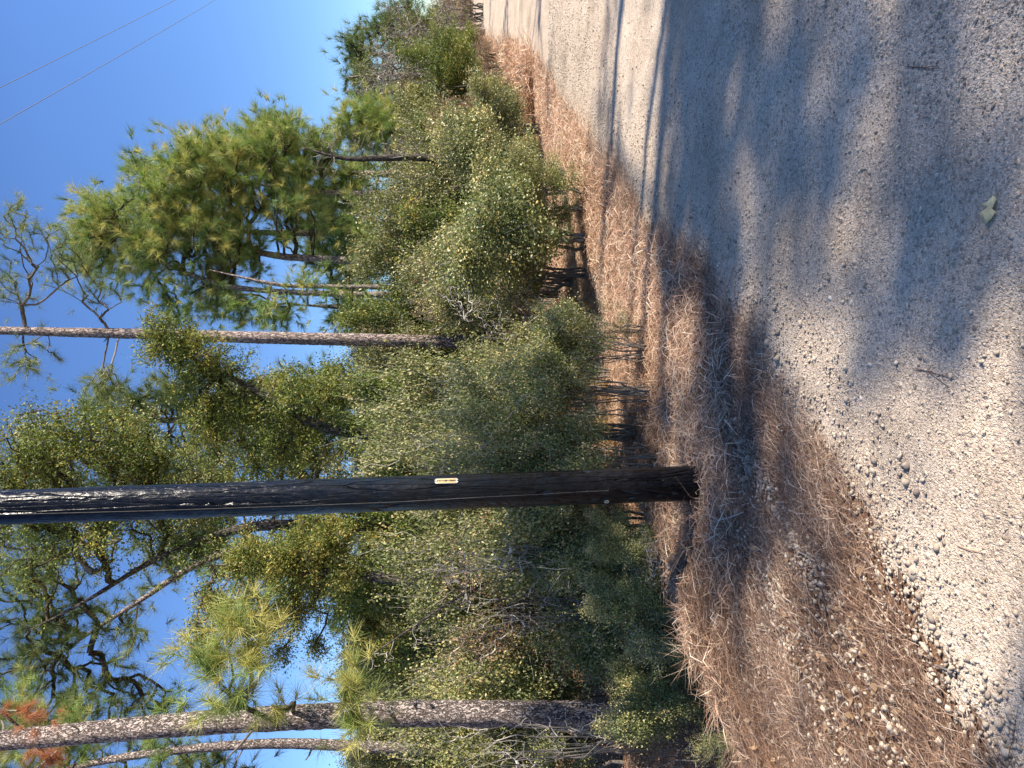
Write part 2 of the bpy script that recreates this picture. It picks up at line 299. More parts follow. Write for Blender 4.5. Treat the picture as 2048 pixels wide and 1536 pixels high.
# larger stones one can tell apart: (photo x, photo y, half size, tone, label)
def rock(px, py, size, tone, label, group=None, name='stone', flat=.5, seed=0):
    r2 = np.random.RandomState(seed + int(px * 7 + py)); D = EYE * F / (px - HX)
    for _ in range(6):
        P = at(px, py, D); h = float(H(P[0], P[1])); D = (EYE - h) * F / (px - HX) * 1.0
        d = fwd + rgt * (768 - py) / F - upv * (px - 1024) / F; tt = (EYE - h) / -d[2]; D = d[1] * tt
    P = at(px, py, D); b_ = Acc()
    V = I2 * (1 + .13 * r2.randn(len(I2), 1)) * (1 + .22 * np.sin(I2[:, :1] * 3 + r2.rand() * 6) * I2[:, 1:2])
    V = V * size * np.array([1.15, .8, flat]); th = r2.rand() * 6.28
    V = np.stack([V[:, 0] * math.cos(th) - V[:, 1] * math.sin(th), V[:, 0] * math.sin(th) + V[:, 1] * math.cos(th), V[:, 2]], -1)
    b_.add(V, IF2, np.full(len(V), tone)); o = b_.build(name, MT['stone'])
    o.location = (P[0], P[1], float(H(P[0], P[1])) + size * flat * .2); tag(o, label, 'stone', group); return o
rock(1829, 1146, .030, .35, 'large flat brownish stone lying where the straw verge meets the pale gravel')
rock(1823, 746, .013, .25, 'tan brown stone on the road at the end of the three-needle pine tuft')
rock(1833, 774, .011, .0, 'round black pebble on the road beside the tan stone and pine needles')
rock(1819, 872, .011, .0, 'dark pebble alone on sunlit gravel left of the pine needle tuft')
rock(1951, 655, .012, .0, 'dark pebble on the road below the broad shadow patch, near the yellow leaf')
rock(1662, 596, .016, .95, 'white stone, nearer the grass verge of a pair on bright sunlit gravel')
rock(1704, 605, .012, .95, 'white stone, nearer the camera of a pair on bright sunlit gravel')
rock(1723, 796, .014, .85, 'pale round stone alone on the bright gravel between verge and needle tuft')
rock(1639, 768, .014, .8, 'whitish stone on loose gravel just off the straw verge')
rock(1540, 976, .019, .9, 'white stone on pine straw just in front of the utility pole')
rock(1586, 947, .017, .85, 'pale stone at the road side of the straw in front of the pole')
rock(1659, 943, .015, .85, 'pale stone at the edge of the fine gravel straight below the pole')
rock(1892, 700, .010, .1, 'small brown pebble between the needle tuft and the photo bottom')
rs4 = np.random.RandomState(44)
big = [(1684, 1395), (1675, 1438), (1662, 1380), (1650, 1330), (1728, 1478), (1735, 1508), (1795, 1465), (1815, 1518), (1860, 1360), (1928, 1440), (1990, 1512), (1610, 1350), (1600, 1300),
       (1700, 1245), (1712, 1260), (1732, 1250), (1640, 1170), (1655, 1190), (1670, 1205), (1685, 1088), (1770, 1118), (1620, 1020), (1600, 1060), (1520, 1030), (1950, 1500), (2005, 1490), (1590, 1270), (1820, 1300), (1770, 1290), (1930, 1400), (1480, 1010), (1760, 960)]
for k, (px, py) in enumerate(big):
    rock(px, py, .010 + .013 * rs4.rand() * (1 if py > 1200 else .5), .6 + .35 * rs4.rand(), 'pale limestone cobble among pine straw and gravel on the near verge', 'pale cobbles on the near verge', seed=k)
# ------------------------------------------------------------------ pine straw and dry grass (nobody could count them)
def strands(acc, Xp, Yp, L, W, rs, rise=.02, dirn=None, dspread=3.1, lift=0, rnd=None):
    n = len(Xp); th = rs.rand(n) * 6.28 if dirn is None else dirn + rs.randn(n) * dspread
    L = L * (.6 + .7 * rs.rand(n)); k = rs.randn(n) * .45
    z0 = H(Xp, Yp) + .004 + lift * rs.rand(n); pts = []; x, y = Xp.copy(), Yp.copy()
    zz = z0 + rise * rs.rand(n)
    pts.append(np.stack([x, y, z0], -1))
    for j in range(2):
        x = x + np.cos(th + k * j) * L / 2; y = y + np.sin(th + k * j) * L / 2
        zq = (zz if j == 0 else z0 + rise * .8 * rs.rand(n)); pts.append(np.stack([x, y, np.maximum(zq, H(x, y) + .003)], -1))
    r = rs.rand(n) if rnd is None else rnd
    V = []; 
    for j in range(3):
        side = np.stack([-np.sin(th), np.cos(th), .6 * rs.randn(n)], -1); side = unit(side) * (np.broadcast_to(W, (n,))[:, None] * (1 if j < 2 else .4) / 2)
        V += [pts[j] - side, pts[j] + side]
    V = np.stack(V, 1); b = np.arange(n)[:, None] * 6
    acc.add(V.reshape(-1, 3), np.concatenate([b + [[0, 1, 3, 2]], b + [[2, 3, 5, 4]]], 0), np.repeat(r, 6))
def strawmask(Xp, Yp, q):
    m_ = sst(-.15, .25, q + .35 * vnoise(Xp * 2.2, Yp * 2.2) + .3 * vnoise(Yp * 1.1, Yp * 0 + 2) * .5)
    m_ = m_ * (1 - .8 * np.exp(-((q - .72) / .09) ** 2) * (Yp < 4.5)) * (1 - .5 * np.exp(-((q - 1.25) / .12) ** 2) * (Yp < 4.2))
    return m_
a = Acc()
Xp, Yp, q = groundpts(200000, -.25, 3.4, 1.6, 8.5, rs, 1.35)
ok = rs.rand(len(Xp)) < strawmask(Xp, Yp, q) * (.55 + .9 * (vnoise(Xp * 3, Yp * 3) + .4)); Xp, Yp, q = Xp[ok], Yp[ok], q[ok]
strands(a, Xp, Yp, .15, np.where(Yp > 4, .0028, .0021), rs, .035, .95, .75, .02, rnd=np.clip(.45 + .32 * rs.randn(len(Xp)) + .3 * vnoise(Xp * 2, Yp * 2), 0, 1))
Xp, Yp, q = groundpts(600, -5, -.1, 1.7, 6, rs, 1.3)
ok = rs.rand(len(Xp)) < .12; strands(a, Xp[ok], Yp[ok], .10, .0016, rs, .012, None)
st = a.build('pine_straw', MT['straw']); tag(st, kind='stuff', cat='pine straw', label='reddish brown fallen pine needles covering the verge')
a = Acc()
Xp, Yp, q = groundpts(120000, -.1, 4.5, 4.2, 22, rs, 1.5)
ok = rs.rand(len(Xp)) < sst(-.05, .5, q + .5 * vnoise(Xp * 1.2, Yp * 1.2)) * sst(3.8, 5.5, Yp) * (1 - .6 * sst(2.2, 3.2, q)); Xp, Yp, q = Xp[ok], Yp[ok], q[ok]
strands(a, Xp, Yp, .24, .0022 + .0006 * Yp, rs, .08, None, 3, .02, rnd=np.clip(.55 + .32 * rs.randn(len(Xp)) + .3 * vnoise(Xp, Yp), 0, 1))
Xp, Yp, q = groundpts(60000, -.3, 7, 14, 60, rs, 1.3)
ok = rs.rand(len(Xp)) < sst(-.1, .9, q + .6 * vnoise(Xp * .6, Yp * .6)); Xp, Yp = Xp[ok], Yp[ok]
strands(a, Xp, Yp, .5, .022, rs, .28, None, 3, .1, rnd=np.clip(.4 + .25 * rs.randn(len(Xp)) + .6 * vnoise(Xp * .4, Yp * .4), 0, 1))
b_ = Acc(); Xl, Yl, ql = groundpts(9000, -.1, 5, 1.8, 13, rs, 1.3); ok = rs.rand(len(Xl)) < sst(0, .6, ql) * (.25 + .9 * (vnoise(Xl * 2.5, Yl * 2.5) + .3)); Xl, Yl = Xl[ok], Yl[ok]
leaves(b_, np.stack([Xl, Yl, H(Xl, Yl) + .02 + .015 * rs.rand(len(Xl))], -1), .045, .028, rs, rs.rand(len(Xl)), 1.6)
tag(b_.build('leaf_litter', MT['brownleaf']), 'small dry brown leaves strewn over the pine straw', 'leaf litter', kind='stuff')
dg = a.build('dry_grass', MT['drygrass']); tag(dg, kind='stuff', cat='dry grass', label='pinkish tan dead grass and straw along the far verge')
# upright dead grass clumps by the pole and on the berm
def grass_clump(P, n, L, W, label, seed, spread=.5, mat='drygrass', group=None):
    r2 = np.random.RandomState(seed); b_ = Acc(); c = np.zeros((n, 3)); c[:, :2] = r2.randn(n, 2) * .05
    d = unit(np.stack([r2.randn(n) * spread, r2.randn(n) * spread, np.ones(n)], -1)); l = L * (.4 + .8 * r2.rand(n, 1))
    mid = c + d * l * .5; end = mid + unit(d + np.array([0, 0, -.7]) + r2.randn(n, 3) * .25) * l * .55
    r = r2.rand(n); w_ = np.full(n, W); segs(b_, c, mid, w_, w_ * .8, r); segs(b_, mid, end, w_ * .8, w_ * .2, r)
    o = b_.build('grass_clump', MT[mat]); o.location = (P[0], P[1], float(H(P[0], P[1]))); tag(o, label, 'dry grass', group); return o
# ------------------------------------------------------------------ plants
def blobpts(blobs, rs, dens=None):
    """points filling ellipsoid masses: blobs = [(centre, (rx, ry, rz), n)]"""
    o = []; ids = []
    for k, (c, r, n) in enumerate(blobs):
        u = unit(rs.randn(n, 3)) * (rs.rand(n, 1) ** .55); o.append(np.asarray(c) + u * np.asarray(r)); ids.append(np.full(n, k))
    P_ = np.concatenate(o); I_ = np.concatenate(ids)
    if len(P_) > 60:        # no stray point far from all others
        d_ = np.linalg.norm(P_[:, None] - P_[None], axis=2); d_[np.arange(len(P_)), np.arange(len(P_))] = 9e9; nn_ = d_.min(1); ok_ = nn_ < 1.55 * np.median(nn_); P_ = P_[ok_]; I_ = I_[ok_]
    return P_, I_
def grow(stems, pts, k=.35, up=.25):
    """joins points to the stems by the cheapest route; returns nodes, parents and carried counts"""
    nodes = []; par = []; pl = []; fixed = 0
    for P in stems:
        for i, q_ in enumerate(P):
            par.append(-1 if i == 0 else len(nodes) - 1); pl.append(0 if i == 0 else 0.0); nodes.append(q_)
    ns = len(nodes); st_ = np.array(nodes)
    d0 = np.min(np.linalg.norm(pts[:, None] - st_[None], axis=2), axis=1); pts = pts[np.argsort(d0)]
    N_ = np.zeros((ns + len(pts), 3)); N_[:ns] = st_; PL = np.zeros(ns + len(pts)); PL[:ns] = pl; par = par + [0] * len(pts)
    for i, q_ in enumerate(pts):
        n = ns + i; dv = q_ - N_[:n]; d = np.linalg.norm(dv, axis=1)
        cost = d + k * PL[:n] + up * np.maximum(0, -dv[:, 2])       # branches prefer to rise
        j = int(np.argmin(cost)); par[n] = j; N_[n] = q_; PL[n] = PL[j] + d[j]
    par = np.array(par); cnt = np.ones(len(N_))
    for i in range(len(N_) - 1, ns - 1, -1): cnt[par[i]] += cnt[i]
    ch = np.zeros(len(N_), int); np.add.at(ch, par[ns:], 1)
    return N_, par, cnt, ns, ch
def twigmesh(acc, N_, par, cnt, ns, r0, rs, wig=.10, pw=.5, rmax=.05, tone=.5):
    i = np.arange(ns, len(N_)); A = N_[par[i]]; B = N_[i]; L = np.linalg.norm(B - A, axis=1, keepdims=True)
    off = rs.randn(len(i), 3) * L * wig; off2 = rs.randn(len(i), 3) * L * wig * .7
    m1_ = A + (B - A) * .33 + off; m2_ = A + (B - A) * .67 + off * .6 + off2
    r = np.minimum(r0 * cnt[i] ** pw, rmax); rp = np.minimum(r0 * (cnt[i] + 1.5) ** pw, rmax * 1.1); rr = lambda t_: rp * (1 - t_) + r * t_
    cl = np.clip(tone + .22 * rs.randn(len(i)), 0, 1)
    segs(acc, A, m1_, rr(0), rr(.33), cl); segs(acc, m1_, m2_, rr(.33), rr(.67), cl); segs(acc, m2_, B, rr(.67), rr(1), cl)
    return m1_, m2_
def foliate(kind, acc, N_, par, cnt, ns, m1_, m2_, rs, dens=1.0, scale=1.0, tone=0.0):
    i = np.arange(ns, len(N_)); B = N_[i]; A = N_[par[i]]; d = unit(B - A)
    cl = .45 + .27 * rs.randn(len(i)) + tone
    if kind in ('pine', 'pine_blue', 'pine_dead'):
        tip = cnt[i] <= 4; c = [B[tip], m2_[tip]]; dd = [d[tip], d[tip]]; rr = [cl[tip], cl[tip] - .1]
        for q_ in range(int(round(2 * dens))):
            e = rs.randn(tip.sum(), 3) * .16 * scale; c.append(B[tip] + e + d[tip] * .05); dd.append(unit(e + d[tip] * .12 + np.array([0, 0, .05]))); rr.append(cl[tip] + .1)
        c = np.concatenate(c); dd = unit(np.concatenate(dd) + np.array([0, 0, .25])); rr = np.concatenate(rr)
        tufts(acc, c, dd, int(30 * min(dens, 1.3)), .20 * scale, .0085 * scale, rs, rr, .62, .06)
    else:
        m = int(dict(cedar=84, holly=56, olive=54, brownleaf=26, sunlit_ground=30)[kind] * dens); sg = dict(cedar=.085, holly=.085, olive=.09, brownleaf=.10, sunlit_ground=.10)[kind] * scale
        t_ = rs.rand(len(i), m, 1); c = A[:, None] * (1 - t_) + B[:, None] * t_ + rs.randn(len(i), m, 3) * sg * np.array([1, 1, .75])
        r = np.repeat(cl[:, None], m, 1) + rs.randn(len(i), m) * .2; c = c.reshape(-1, 3); r = r.ravel()
        if kind == 'cedar': leaves(acc, c, .046 * scale, .016 * scale, rs, r, .3)
        else: leaves(acc, c, .031 * scale, .019 * scale, rs, r, .5)
def zat(x, D): return EYE - D * (x - HX) / F if False else at(x, 768, D)[2]
def xat(y, x, D): return at(x, y, D)[0]
def limbs(root, N_, par, cnt, ns, r0, r2, wig, rmax, tone, mat, base):
    """one mesh per limb: everything that leaves the trunk at one point"""
    n = len(N_); own = np.zeros(n, int); M1 = np.zeros((n - ns, 3)); M2 = np.zeros((n - ns, 3))
    for i in range(ns, n): own[i] = i if par[i] < ns else own[par[i]]
    for o_ in np.unique(own[ns:]):
        sel = np.where(own == o_)[0]; a_ = Acc(); A = N_[par[sel]]; B = N_[sel]; L = np.linalg.norm(B - A, axis=1, keepdims=True)
        off = r2.randn(len(sel), 3) * L * wig; off2 = r2.randn(len(sel), 3) * L * wig * .7
        a1 = A + (B - A) * .33 + off; a2 = A + (B - A) * .67 + off * .6 + off2; r = np.minimum(r0 * cnt[sel] ** .5, rmax); rp = np.minimum(r0 * (cnt[sel] + 1.5) ** .5, rmax * 1.1)
        cl = np.clip(tone + .22 * r2.randn(len(sel)), 0, 1)
        segs(a_, A, a1, rp, rp * .67 + r * .33, cl); segs(a_, a1, a2, rp * .67 + r * .33, rp * .33 + r * .67, cl); segs(a_, a2, B, rp * .33 + r * .67, r, cl)
        M1[sel - ns] = a1; M2[sel - ns] = a2; a_.build('limb', mat, root, False, base)
    return M1, M2
def tree(name, label, trunk, blobs, kind='pine', seed=0, r0=.006, dens=1.0, scale=1.0, tone=0., barkm='pinebark_far', twigm='darktwig', ground=True, group=None, wig=.1, k=.35, up=.25, rough=.10, twigtone=.5, K=14, cat='tree', rmax=.05, needle=(1, 1), stubs=0):
    NEEDLE[:] = (*needle, 1.0) if len(needle) == 2 else needle
    """trunk = [(x, y, D, radius)...] root first; blobs = [(x, y, D, rx, ry, rz, n)] crown masses"""
    r2 = np.random.RandomState(seed + 100)
    P = np.array([at(x, y, D) for x, y, D, r in trunk]); R = np.array([t_[3] for t_ in trunk]); R[-1] *= .35
    if ground:
        b = P[0].copy(); b[2] = float(H(b[0], b[1])) - .1
        if P[0][2] > b[2] + .05: P = np.vstack([b, P]); R = np.concatenate([[R[0] * 1.25], R])
    # resample smoothly
    s_ = np.concatenate([[0], np.cumsum(np.linalg.norm(np.diff(P, axis=0), axis=1))]); n = max(8, int(s_[-1] / .25))
    t_ = np.linspace(0, s_[-1], n); Pi = np.stack([np.interp(t_, s_, P[:, j]) for j in range(3)], 1)
    for _ in range(3): Pi[1:-1] = (Pi[:-2] + Pi[2:] + 2 * Pi[1:-1]) / 4
    Ri = np.interp(t_, s_, R); base = P[0]
    root = empty(name, base, label, cat, group)
    a_ = Acc(); tt = np.linspace(0, s_[-1], max(8, int(s_[-1] / .045) if rough > .05 and K >= 20 else n * 2))
    tube(a_, np.stack([np.interp(tt, t_, Pi[:, j]) for j in range(3)], 1), np.interp(tt, t_, Ri), K, True, rough, r2)
    a_.build('trunk', MT[barkm], root, True, base)
    for j in range(stubs):
        i = r2.randint(int(n * .12), int(n * .8)); th = r2.rand() * 6.28; dd = np.array([math.cos(th), math.sin(th), .35 + .5 * r2.rand()]); L_ = .06 + .22 * r2.rand() ** 2; b_ = Acc()
        tube(b_, np.array([Pi[i], Pi[i] + dd * (Ri[i] + L_ * .5), Pi[i] + dd * (Ri[i] + L_) + [0, 0, .02]]), np.array([.012, .009, .005]) * (.7 + .7 * r2.rand()), 6, True, .2, r2, .4); b_.build('branch_stub', MT['twig'], root, False, base)
    bl = [(at(x, y, D), (rx, ry, rz), nn) for x, y, D, rx, ry, rz, nn in blobs]
    if bl:
        pts, ids = blobpts(bl, r2); N_, par, cnt, ns, ch = grow([Pi], pts, k, up)
        a_ = Acc(); m1_, m2_ = limbs(root, N_, par, cnt, ns, r0, r2, wig, rmax, twigtone, MT[twigm], base)
        if kind:
            a_ = Acc(); foliate(kind, a_, N_, par, cnt, ns, m1_, m2_, r2, dens, scale, tone); a_.build('crown', MT[kind], root, False, base)
    return root
# shrub prototypes, 1 m half width, about 2 m tall, copied with the copies sharing mesh data
PROTO = {}
def shrub_meshes(kind, seed, n=330, stems=7, twigm='twig', dens=1.0, hollow=.35, tall=1.0, scale=1.0, bare=.12, low=.6, ttone=.55, wig=.14):
    r2 = np.random.RandomState(seed + 500); st_ = []
    for j in range(stems):
        th = r2.rand() * 6.28; b = np.array([math.cos(th), math.sin(th), 0]) * .18 * r2.rand(); e = np.array([math.cos(th) * .55 * r2.rand(), math.sin(th) * .55 * r2.rand(), 1.3 * tall]);
        tt = np.linspace(0, 1, 9)[:, None]; q_ = b + (e - b) * np.concatenate([tt ** 1.4, tt ** 1.4, tt], 1); q_[1:-1] += r2.randn(7, 3) * .03; st_.append(q_)
    # lumpy crown: several overlapping lobes
    bl = []
    for j in range(13):
        th = r2.rand() * 6.28; rr = .75 * r2.rand() ** .6; zc = tall * (low + (1.75 - low) * r2.rand()); sz = .2 + .24 * r2.rand()
        bl.append(((math.cos(th) * rr, math.sin(th) * rr, zc), (sz, sz, sz * 1.05), n // 16))
    bl.append(((0, 0, 1.1 * tall), (.7, .7, .85 * tall), n // 5))
    pts, ids = blobpts(bl, r2); pts = pts[pts[:, 2] > low - .42 + .25 * r2.rand(len(pts))]
    N_, par, cnt, ns, ch = grow(st_, pts, .3, .4)
    a_ = Acc()
    for q_ in st_: tube(a_, q_, np.linspace(.022 if stems < 12 else .012, .006, len(q_)), 6, True, 0, None, .4)
    m1_, m2_ = twigmesh(a_, N_, par, cnt, ns, .0028, r2, wig, .5, .02, ttone)
    # fine bare shoots poking out
    i = np.arange(ns, len(N_)); i = i[r2.rand(len(i)) < .5]; d = unit(N_[i] - N_[par[i]] + r2.randn(len(i), 3) * .3 + [0, 0, .3]); L = .12 + .25 * r2.rand(len(i), 1)
    segs(a_, N_[i], N_[i] + d * L, np.full(len(i), .0028), np.full(len(i), .001), .6 + .4 * r2.rand(len(i)))
    tw_acc = a_; fo = None
    if kind:
        out = np.where((ch == 0) & (np.arange(len(N_)) >= ns) & (r2.rand(len(N_)) < .38))[0]; ce = np.array([0, 0, .9 * tall]); dirs = unit(unit(N_[out] - ce) + r2.randn(len(out), 3) * .35 + [0, 0, .35]); LL = (.14 + .34 * r2.rand(len(out), 1) ** 1.5); e1 = N_[out] + dirs * LL * .55; e2 = e1 + unit(dirs + r2.randn(len(out), 3) * .25 + [0, 0, .1]) * LL * .45
        SH_ = (N_[out], e1, e2)
        a_ = Acc()
        for A_, B_ in ((N_[out], e1), (e1, e2)):
            m = 13; tq = r2.rand(len(out), m, 1); cc = A_[:, None] * (1 - tq) + B_[:, None] * tq + r2.randn(len(out), m, 3) * .028
            leaves(a_, cc.reshape(-1, 3), (.05 if kind == 'cedar' else .029) * scale, .018 * scale, r2, np.repeat(.55 + .2 * r2.randn(len(out)), m) + .12 * r2.randn(len(out) * m), .5)
        sel = r2.rand(len(N_)) > bare; foliate(kind, a_, N_, par, cnt, ns, m1_, m2_, r2, dens, scale)
        fo = a_.mesh('leaves', MT[kind])
        for A_, B_, k_ in ((SH_[0], SH_[1], 1.), (SH_[1], SH_[2], .6)): segs(tw_acc, A_, B_, np.full(len(A_), .0035 * k_), np.full(len(A_), .002 * k_), .4 + .4 * r2.rand(len(A_)))
    return tw_acc.mesh('branches', MT[twigm]), fo
def shrub(kind, y, D, xtop, hw, label, seed=0, group=None, name='shrub', var=0, cat='shrub', squash=1.0, xbase=None, dz=0):
    """stands at column y, D metres ahead, reaching photo x = xtop, hw metres half width"""
    key = (kind, var)
    if key not in PROTO: PROTO[key] = shrub_meshes(*PK[key][0], **PK[key][1])
    tw, fo = PROTO[key]; r2 = random.Random(seed * 31 + int(y) + int(D * 10))
    X0 = at(HX, y, D)[0]; z0 = float(H(X0, D)) + dz; ht = at(xtop, y, D)[2] - z0; sz = max(.2, ht / (1.95 * PK[key][1].get('tall', 1.0)))
    root = empty(name, (X0, D, z0 - .03), label, cat, group); root.rotation_euler = (0, 0, r2.random() * 6.28); root.scale = (hw, hw, sz)
    for nm, me in (('branches', tw), ('leaves', fo)):
        if me is None: continue
        o = bpy.data.objects.new(nm, me); C.objects.link(o); o.parent = root
    return root
PK = {
 ('holly', 0): (('holly', 1), dict(n=420, dens=1.7)), ('holly', 1): (('holly', 2), dict(n=420, dens=1.6, stems=10)),
 ('holly', 3): (('holly', 21), dict(n=420, dens=1.5, stems=14, low=1.05)), ('holly', 4): (('holly', 24), dict(n=360, dens=1.9, stems=6, scale=1.15)), ('olive', 2): (('olive', 25), dict(n=360, dens=1.7, stems=6, scale=1.1)),
 ('holly', 2): (('holly', 9), dict(n=150, dens=.7, stems=5)),
 ('olive', 0): (('olive', 3), dict(n=420, dens=1.6)), ('olive', 1): (('olive', 4), dict(n=380, dens=1.2, stems=9)),
 ('cedar', 0): (('cedar', 5), dict(n=420, dens=1.3, tall=1.3, twigm='darktwig')), ('cedar', 1): (('cedar', 6), dict(n=380, dens=1.1, tall=1.1, twigm='darktwig')),
 ('brown', 0): (('brownleaf', 7), dict(n=360, dens=.8)), ('bare', 0): ((None, 8), dict(n=700, stems=9)), ('bare', 2): ((None, 33), dict(n=260, stems=7, ttone=.7, wig=.06)), ('yellow', 0): (('sunlit_ground', 34), dict(n=160, stems=5, dens=1.2)), ('bare', 1): ((None, 12), dict(n=900, stems=12)),
}
# ------------------------------------------------------------------ utility pole
PB = at(1410, 966, 4.75); PB[2] = float(H(PB[0], PB[1])) - .15
q0 = at(1400, 966, 4.75); q1 = at(0, 1015, 4.80); axis = unit(q1 - q0)
def onaxis(z): return q0 + axis * (z - q0[2]) / axis[2]
P0 = onaxis(PB[2]); P1 = onaxis(10.4)
m, t, p, out, N, Lk = newmat('creosote_wood')
tc = N('ShaderNodeTexCoord'); mp = N('ShaderNodeMapping'); mp.inputs['Scale'].default_value = (1, 1, .35); Lk(tc.outputs['Object'], mp.inputs[0])
n1 = N('ShaderNodeTexNoise'); n1.inputs['Scale'].default_value = 48; n1.inputs['Detail'].default_value = 4; Lk(mp.outputs[0], n1.inputs['Vector'])
n2 = N('ShaderNodeTexNoise'); n2.inputs['Scale'].default_value = 9; n2.inputs['Detail'].default_value = 3; Lk(mp.outputs[0], n2.inputs['Vector'])
cr = N('ShaderNodeValToRGB'); ramp(cr, [(.35, (.002, .002, .003)), (.75, (.008, .008, .011))]); Lk(n1.outputs['Fac'], cr.inputs[0]); Lk(cr.outputs[0], p.inputs['Base Color'])
c2 = N('ShaderNodeValToRGB'); ramp(c2, [(.3, (.20, .20, .20)), (.7, (.42, .42, .42))]); Lk(n2.outputs['Fac'], c2.inputs[0]); Lk(c2.outputs[0], p.inputs['Roughness'])
p.inputs['Specular IOR Level'].default_value = .22
mpc = N('ShaderNodeMapping'); mpc.inputs['Scale'].default_value = (1, 1, .045); Lk(tc.outputs['Object'], mpc.inputs[0]); vc = N('ShaderNodeTexVoronoi'); vc.feature = 'DISTANCE_TO_EDGE'; vc.inputs['Scale'].default_value = 22; Lk(mpc.outputs[0], vc.inputs['Vector'])
crk = N('ShaderNodeValToRGB'); ramp(crk, [(0, (0, 0, 0)), (.05, (1, 1, 1))]); Lk(vc.outputs[0], crk.inputs[0]); bpc = N('ShaderNodeBump'); bpc.inputs['Strength'].default_value = .9; bpc.inputs['Distance'].default_value = .012; Lk(crk.outputs[0], bpc.inputs['Height'])
bp = N('ShaderNodeBump'); bp.inputs['Strength'].default_value = .9; bp.inputs['Distance'].default_value = .008; Lk(n1.outputs['Fac'], bp.inputs['Height'])
bp2 = N('ShaderNodeBump'); bp2.inputs['Strength'].default_value = .7; bp2.inputs['Distance'].default_value = .02; Lk(n2.outputs['Fac'], bp2.inputs['Height']); Lk(bpc.outputs[0], bp.inputs['Normal']); Lk(bp.outputs[0], bp2.inputs['Normal']); Lk(bp2.outputs[0], p.inputs['Normal'])
MT['pole'] = m
pole = empty('utility_pole', P0, 'black creosoted wooden utility pole with a small number tag, standing on the straw verge', 'utility pole')
rp = np.random.RandomState(5); zz = np.linspace(0, 1, 220); PP = P0 + (P1 - P0) * zz[:, None]; RR = .117 - .022 * zz + .0012 * rp.randn(220)
a = Acc(); tube(a, PP, RR, 40, True, .008, rp); a.build('shaft', MT['pole'], pole, True, P0)
def onpole(px, py, out=.0):
    """point on the pole's surface seen at that pixel, and its outward normal"""
    best = None
    for D in np.arange(4.4, 5.0, .002):
        P = at(px, py, D); c = onaxis(P[2]); v = P - c; v[2] = 0; r = np.linalg.norm(v); tz = (c[2] - P0[2]) / (P1[2] - P0[2]); Rr = .117 - .022 * tz
        if r <= Rr: n = v / r; return c + n * (Rr + out), n
    return c + np.array([0, -1, 0]) * (Rr + out), np.array([0, -1.0, 0])
alu = plain('aluminium_tag', (.42, .40, .35), .6, .3, (.52, .49, .43), 60, .2); yel = plain('cream_tag_face', (.44, .31, .13), .7, 0, (.52, .39, .19), 80); blk = plain('tag_digit_paint', (.02, .014, .008), .8); gal = plain('tarred_wire', (.07, .066, .062), .95, 0, (.035, .034, .033), 40)
# number tag
tp, tn = onpole(893, 963, .004); side = unit(np.cross(axis, tn)); Rm = Matrix(((side[0], axis[0], tn[0], tp[0]), (side[1], axis[1], tn[1], tp[1]), (side[2], axis[2], tn[2], tp[2]), (0, 0, 0, 1)))
def plate(name, w_, h_, th, mat, ch, parent, mw, z=0):
    b = bmesh.new(); x, y = w_ / 2, h_ / 2
    o8 = [(-x, -y + ch), (-x + ch, -y), (x - ch, -y), (x, -y + ch), (x, y - ch), (x - ch, y), (-x + ch, y), (-x, y - ch)]
    bot = [b.verts.new((u, v, z)) for u, v in o8]; top = [b.verts.new((u * .97, v * .985, z + th)) for u, v in o8]
    b.faces.new(top); b.faces.new(bot[::-1])
    for i in range(8): b.faces.new((bot[i], bot[(i + 1) % 8], top[(i + 1) % 8], top[i]))
    me = bpy.data.meshes.new(name); b.to_mesh(me); b.free(); me.materials.append(mat); o = bpy.data.objects.new(name, me); C.objects.link(o); o.parent = parent; o.matrix_world = mw; return o
tagp = plate('number_tag', .040, .150, .003, alu, .009, None, Rm)
tagp.parent = pole; tagp.matrix_parent_inverse = Matrix.Identity(4); tagp.matrix_basis = Matrix.Translation(-Vector(P0)) @ Rm
def subpart(me, name, mat, loc, parent):
    me.materials.clear(); me.materials.append(mat); o = bpy.data.objects.new(name, me); C.objects.link(o); o.parent = parent; o.matrix_basis = Matrix.Translation(loc); return o
f_ = plate('tag_face', .034, .120, .0012, yel, .002, None, Matrix.Identity(4)); f_.parent = tagp; f_.matrix_basis = Matrix.Translation((0, -.001, .0032))
for i, ch_ in enumerate("216789"):
    cu = bpy.data.curves.new('digit', 'FONT'); cu.body = ch_; cu.size = .0275; cu.align_x = 'CENTER'; cu.align_y = 'CENTER'; cu.extrude = .0006; cu.offset = .0007
    ob = bpy.data.objects.new('tmp_digit', cu); C.objects.link(ob); dg_ = bpy.context.evaluated_depsgraph_get(); me = bpy.data.meshes.new_from_object(ob.evaluated_get(dg_)); bpy.data.objects.remove(ob)
    subpart(me, 'digit', blk, (0, .050 - .0203 * i, .0052), tagp)
for yy in (.069, -.070):
    b = bmesh.new(); bmesh.ops.create_uvsphere(b, u_segments=10, v_segments=6, radius=.004); me = bpy.data.meshes.new('nail'); b.to_mesh(me); b.free(); subpart(me, 'nail', gal, (0, yy, .003), tagp)
# round tag low on the shaded side
rp_, rn_ = onpole(1213, 1002, .003); b_ = Acc(); ring = []; sd = unit(np.cross(axis, rn_))
th = np.linspace(0, 2 * math.pi, 25); tube(b_, rp_ + rn_ * .002 + .0125 * (np.cos(th)[:, None] * sd + np.sin(th)[:, None] * axis), np.full(25, .0035), 8, False)
o = b_.build('round_tag', plain('pale_plastic', (.55, .52, .40), .5), pole, True, P0)
b_ = Acc(); tube(b_, np.array([rp_ - rn_ * .001, rp_ + rn_ * .002]), np.array([.009, .009]), 16, True); b_.build('round_tag_disc', plain('dark_disc', (.10, .10, .08), .5), o, False, P0)
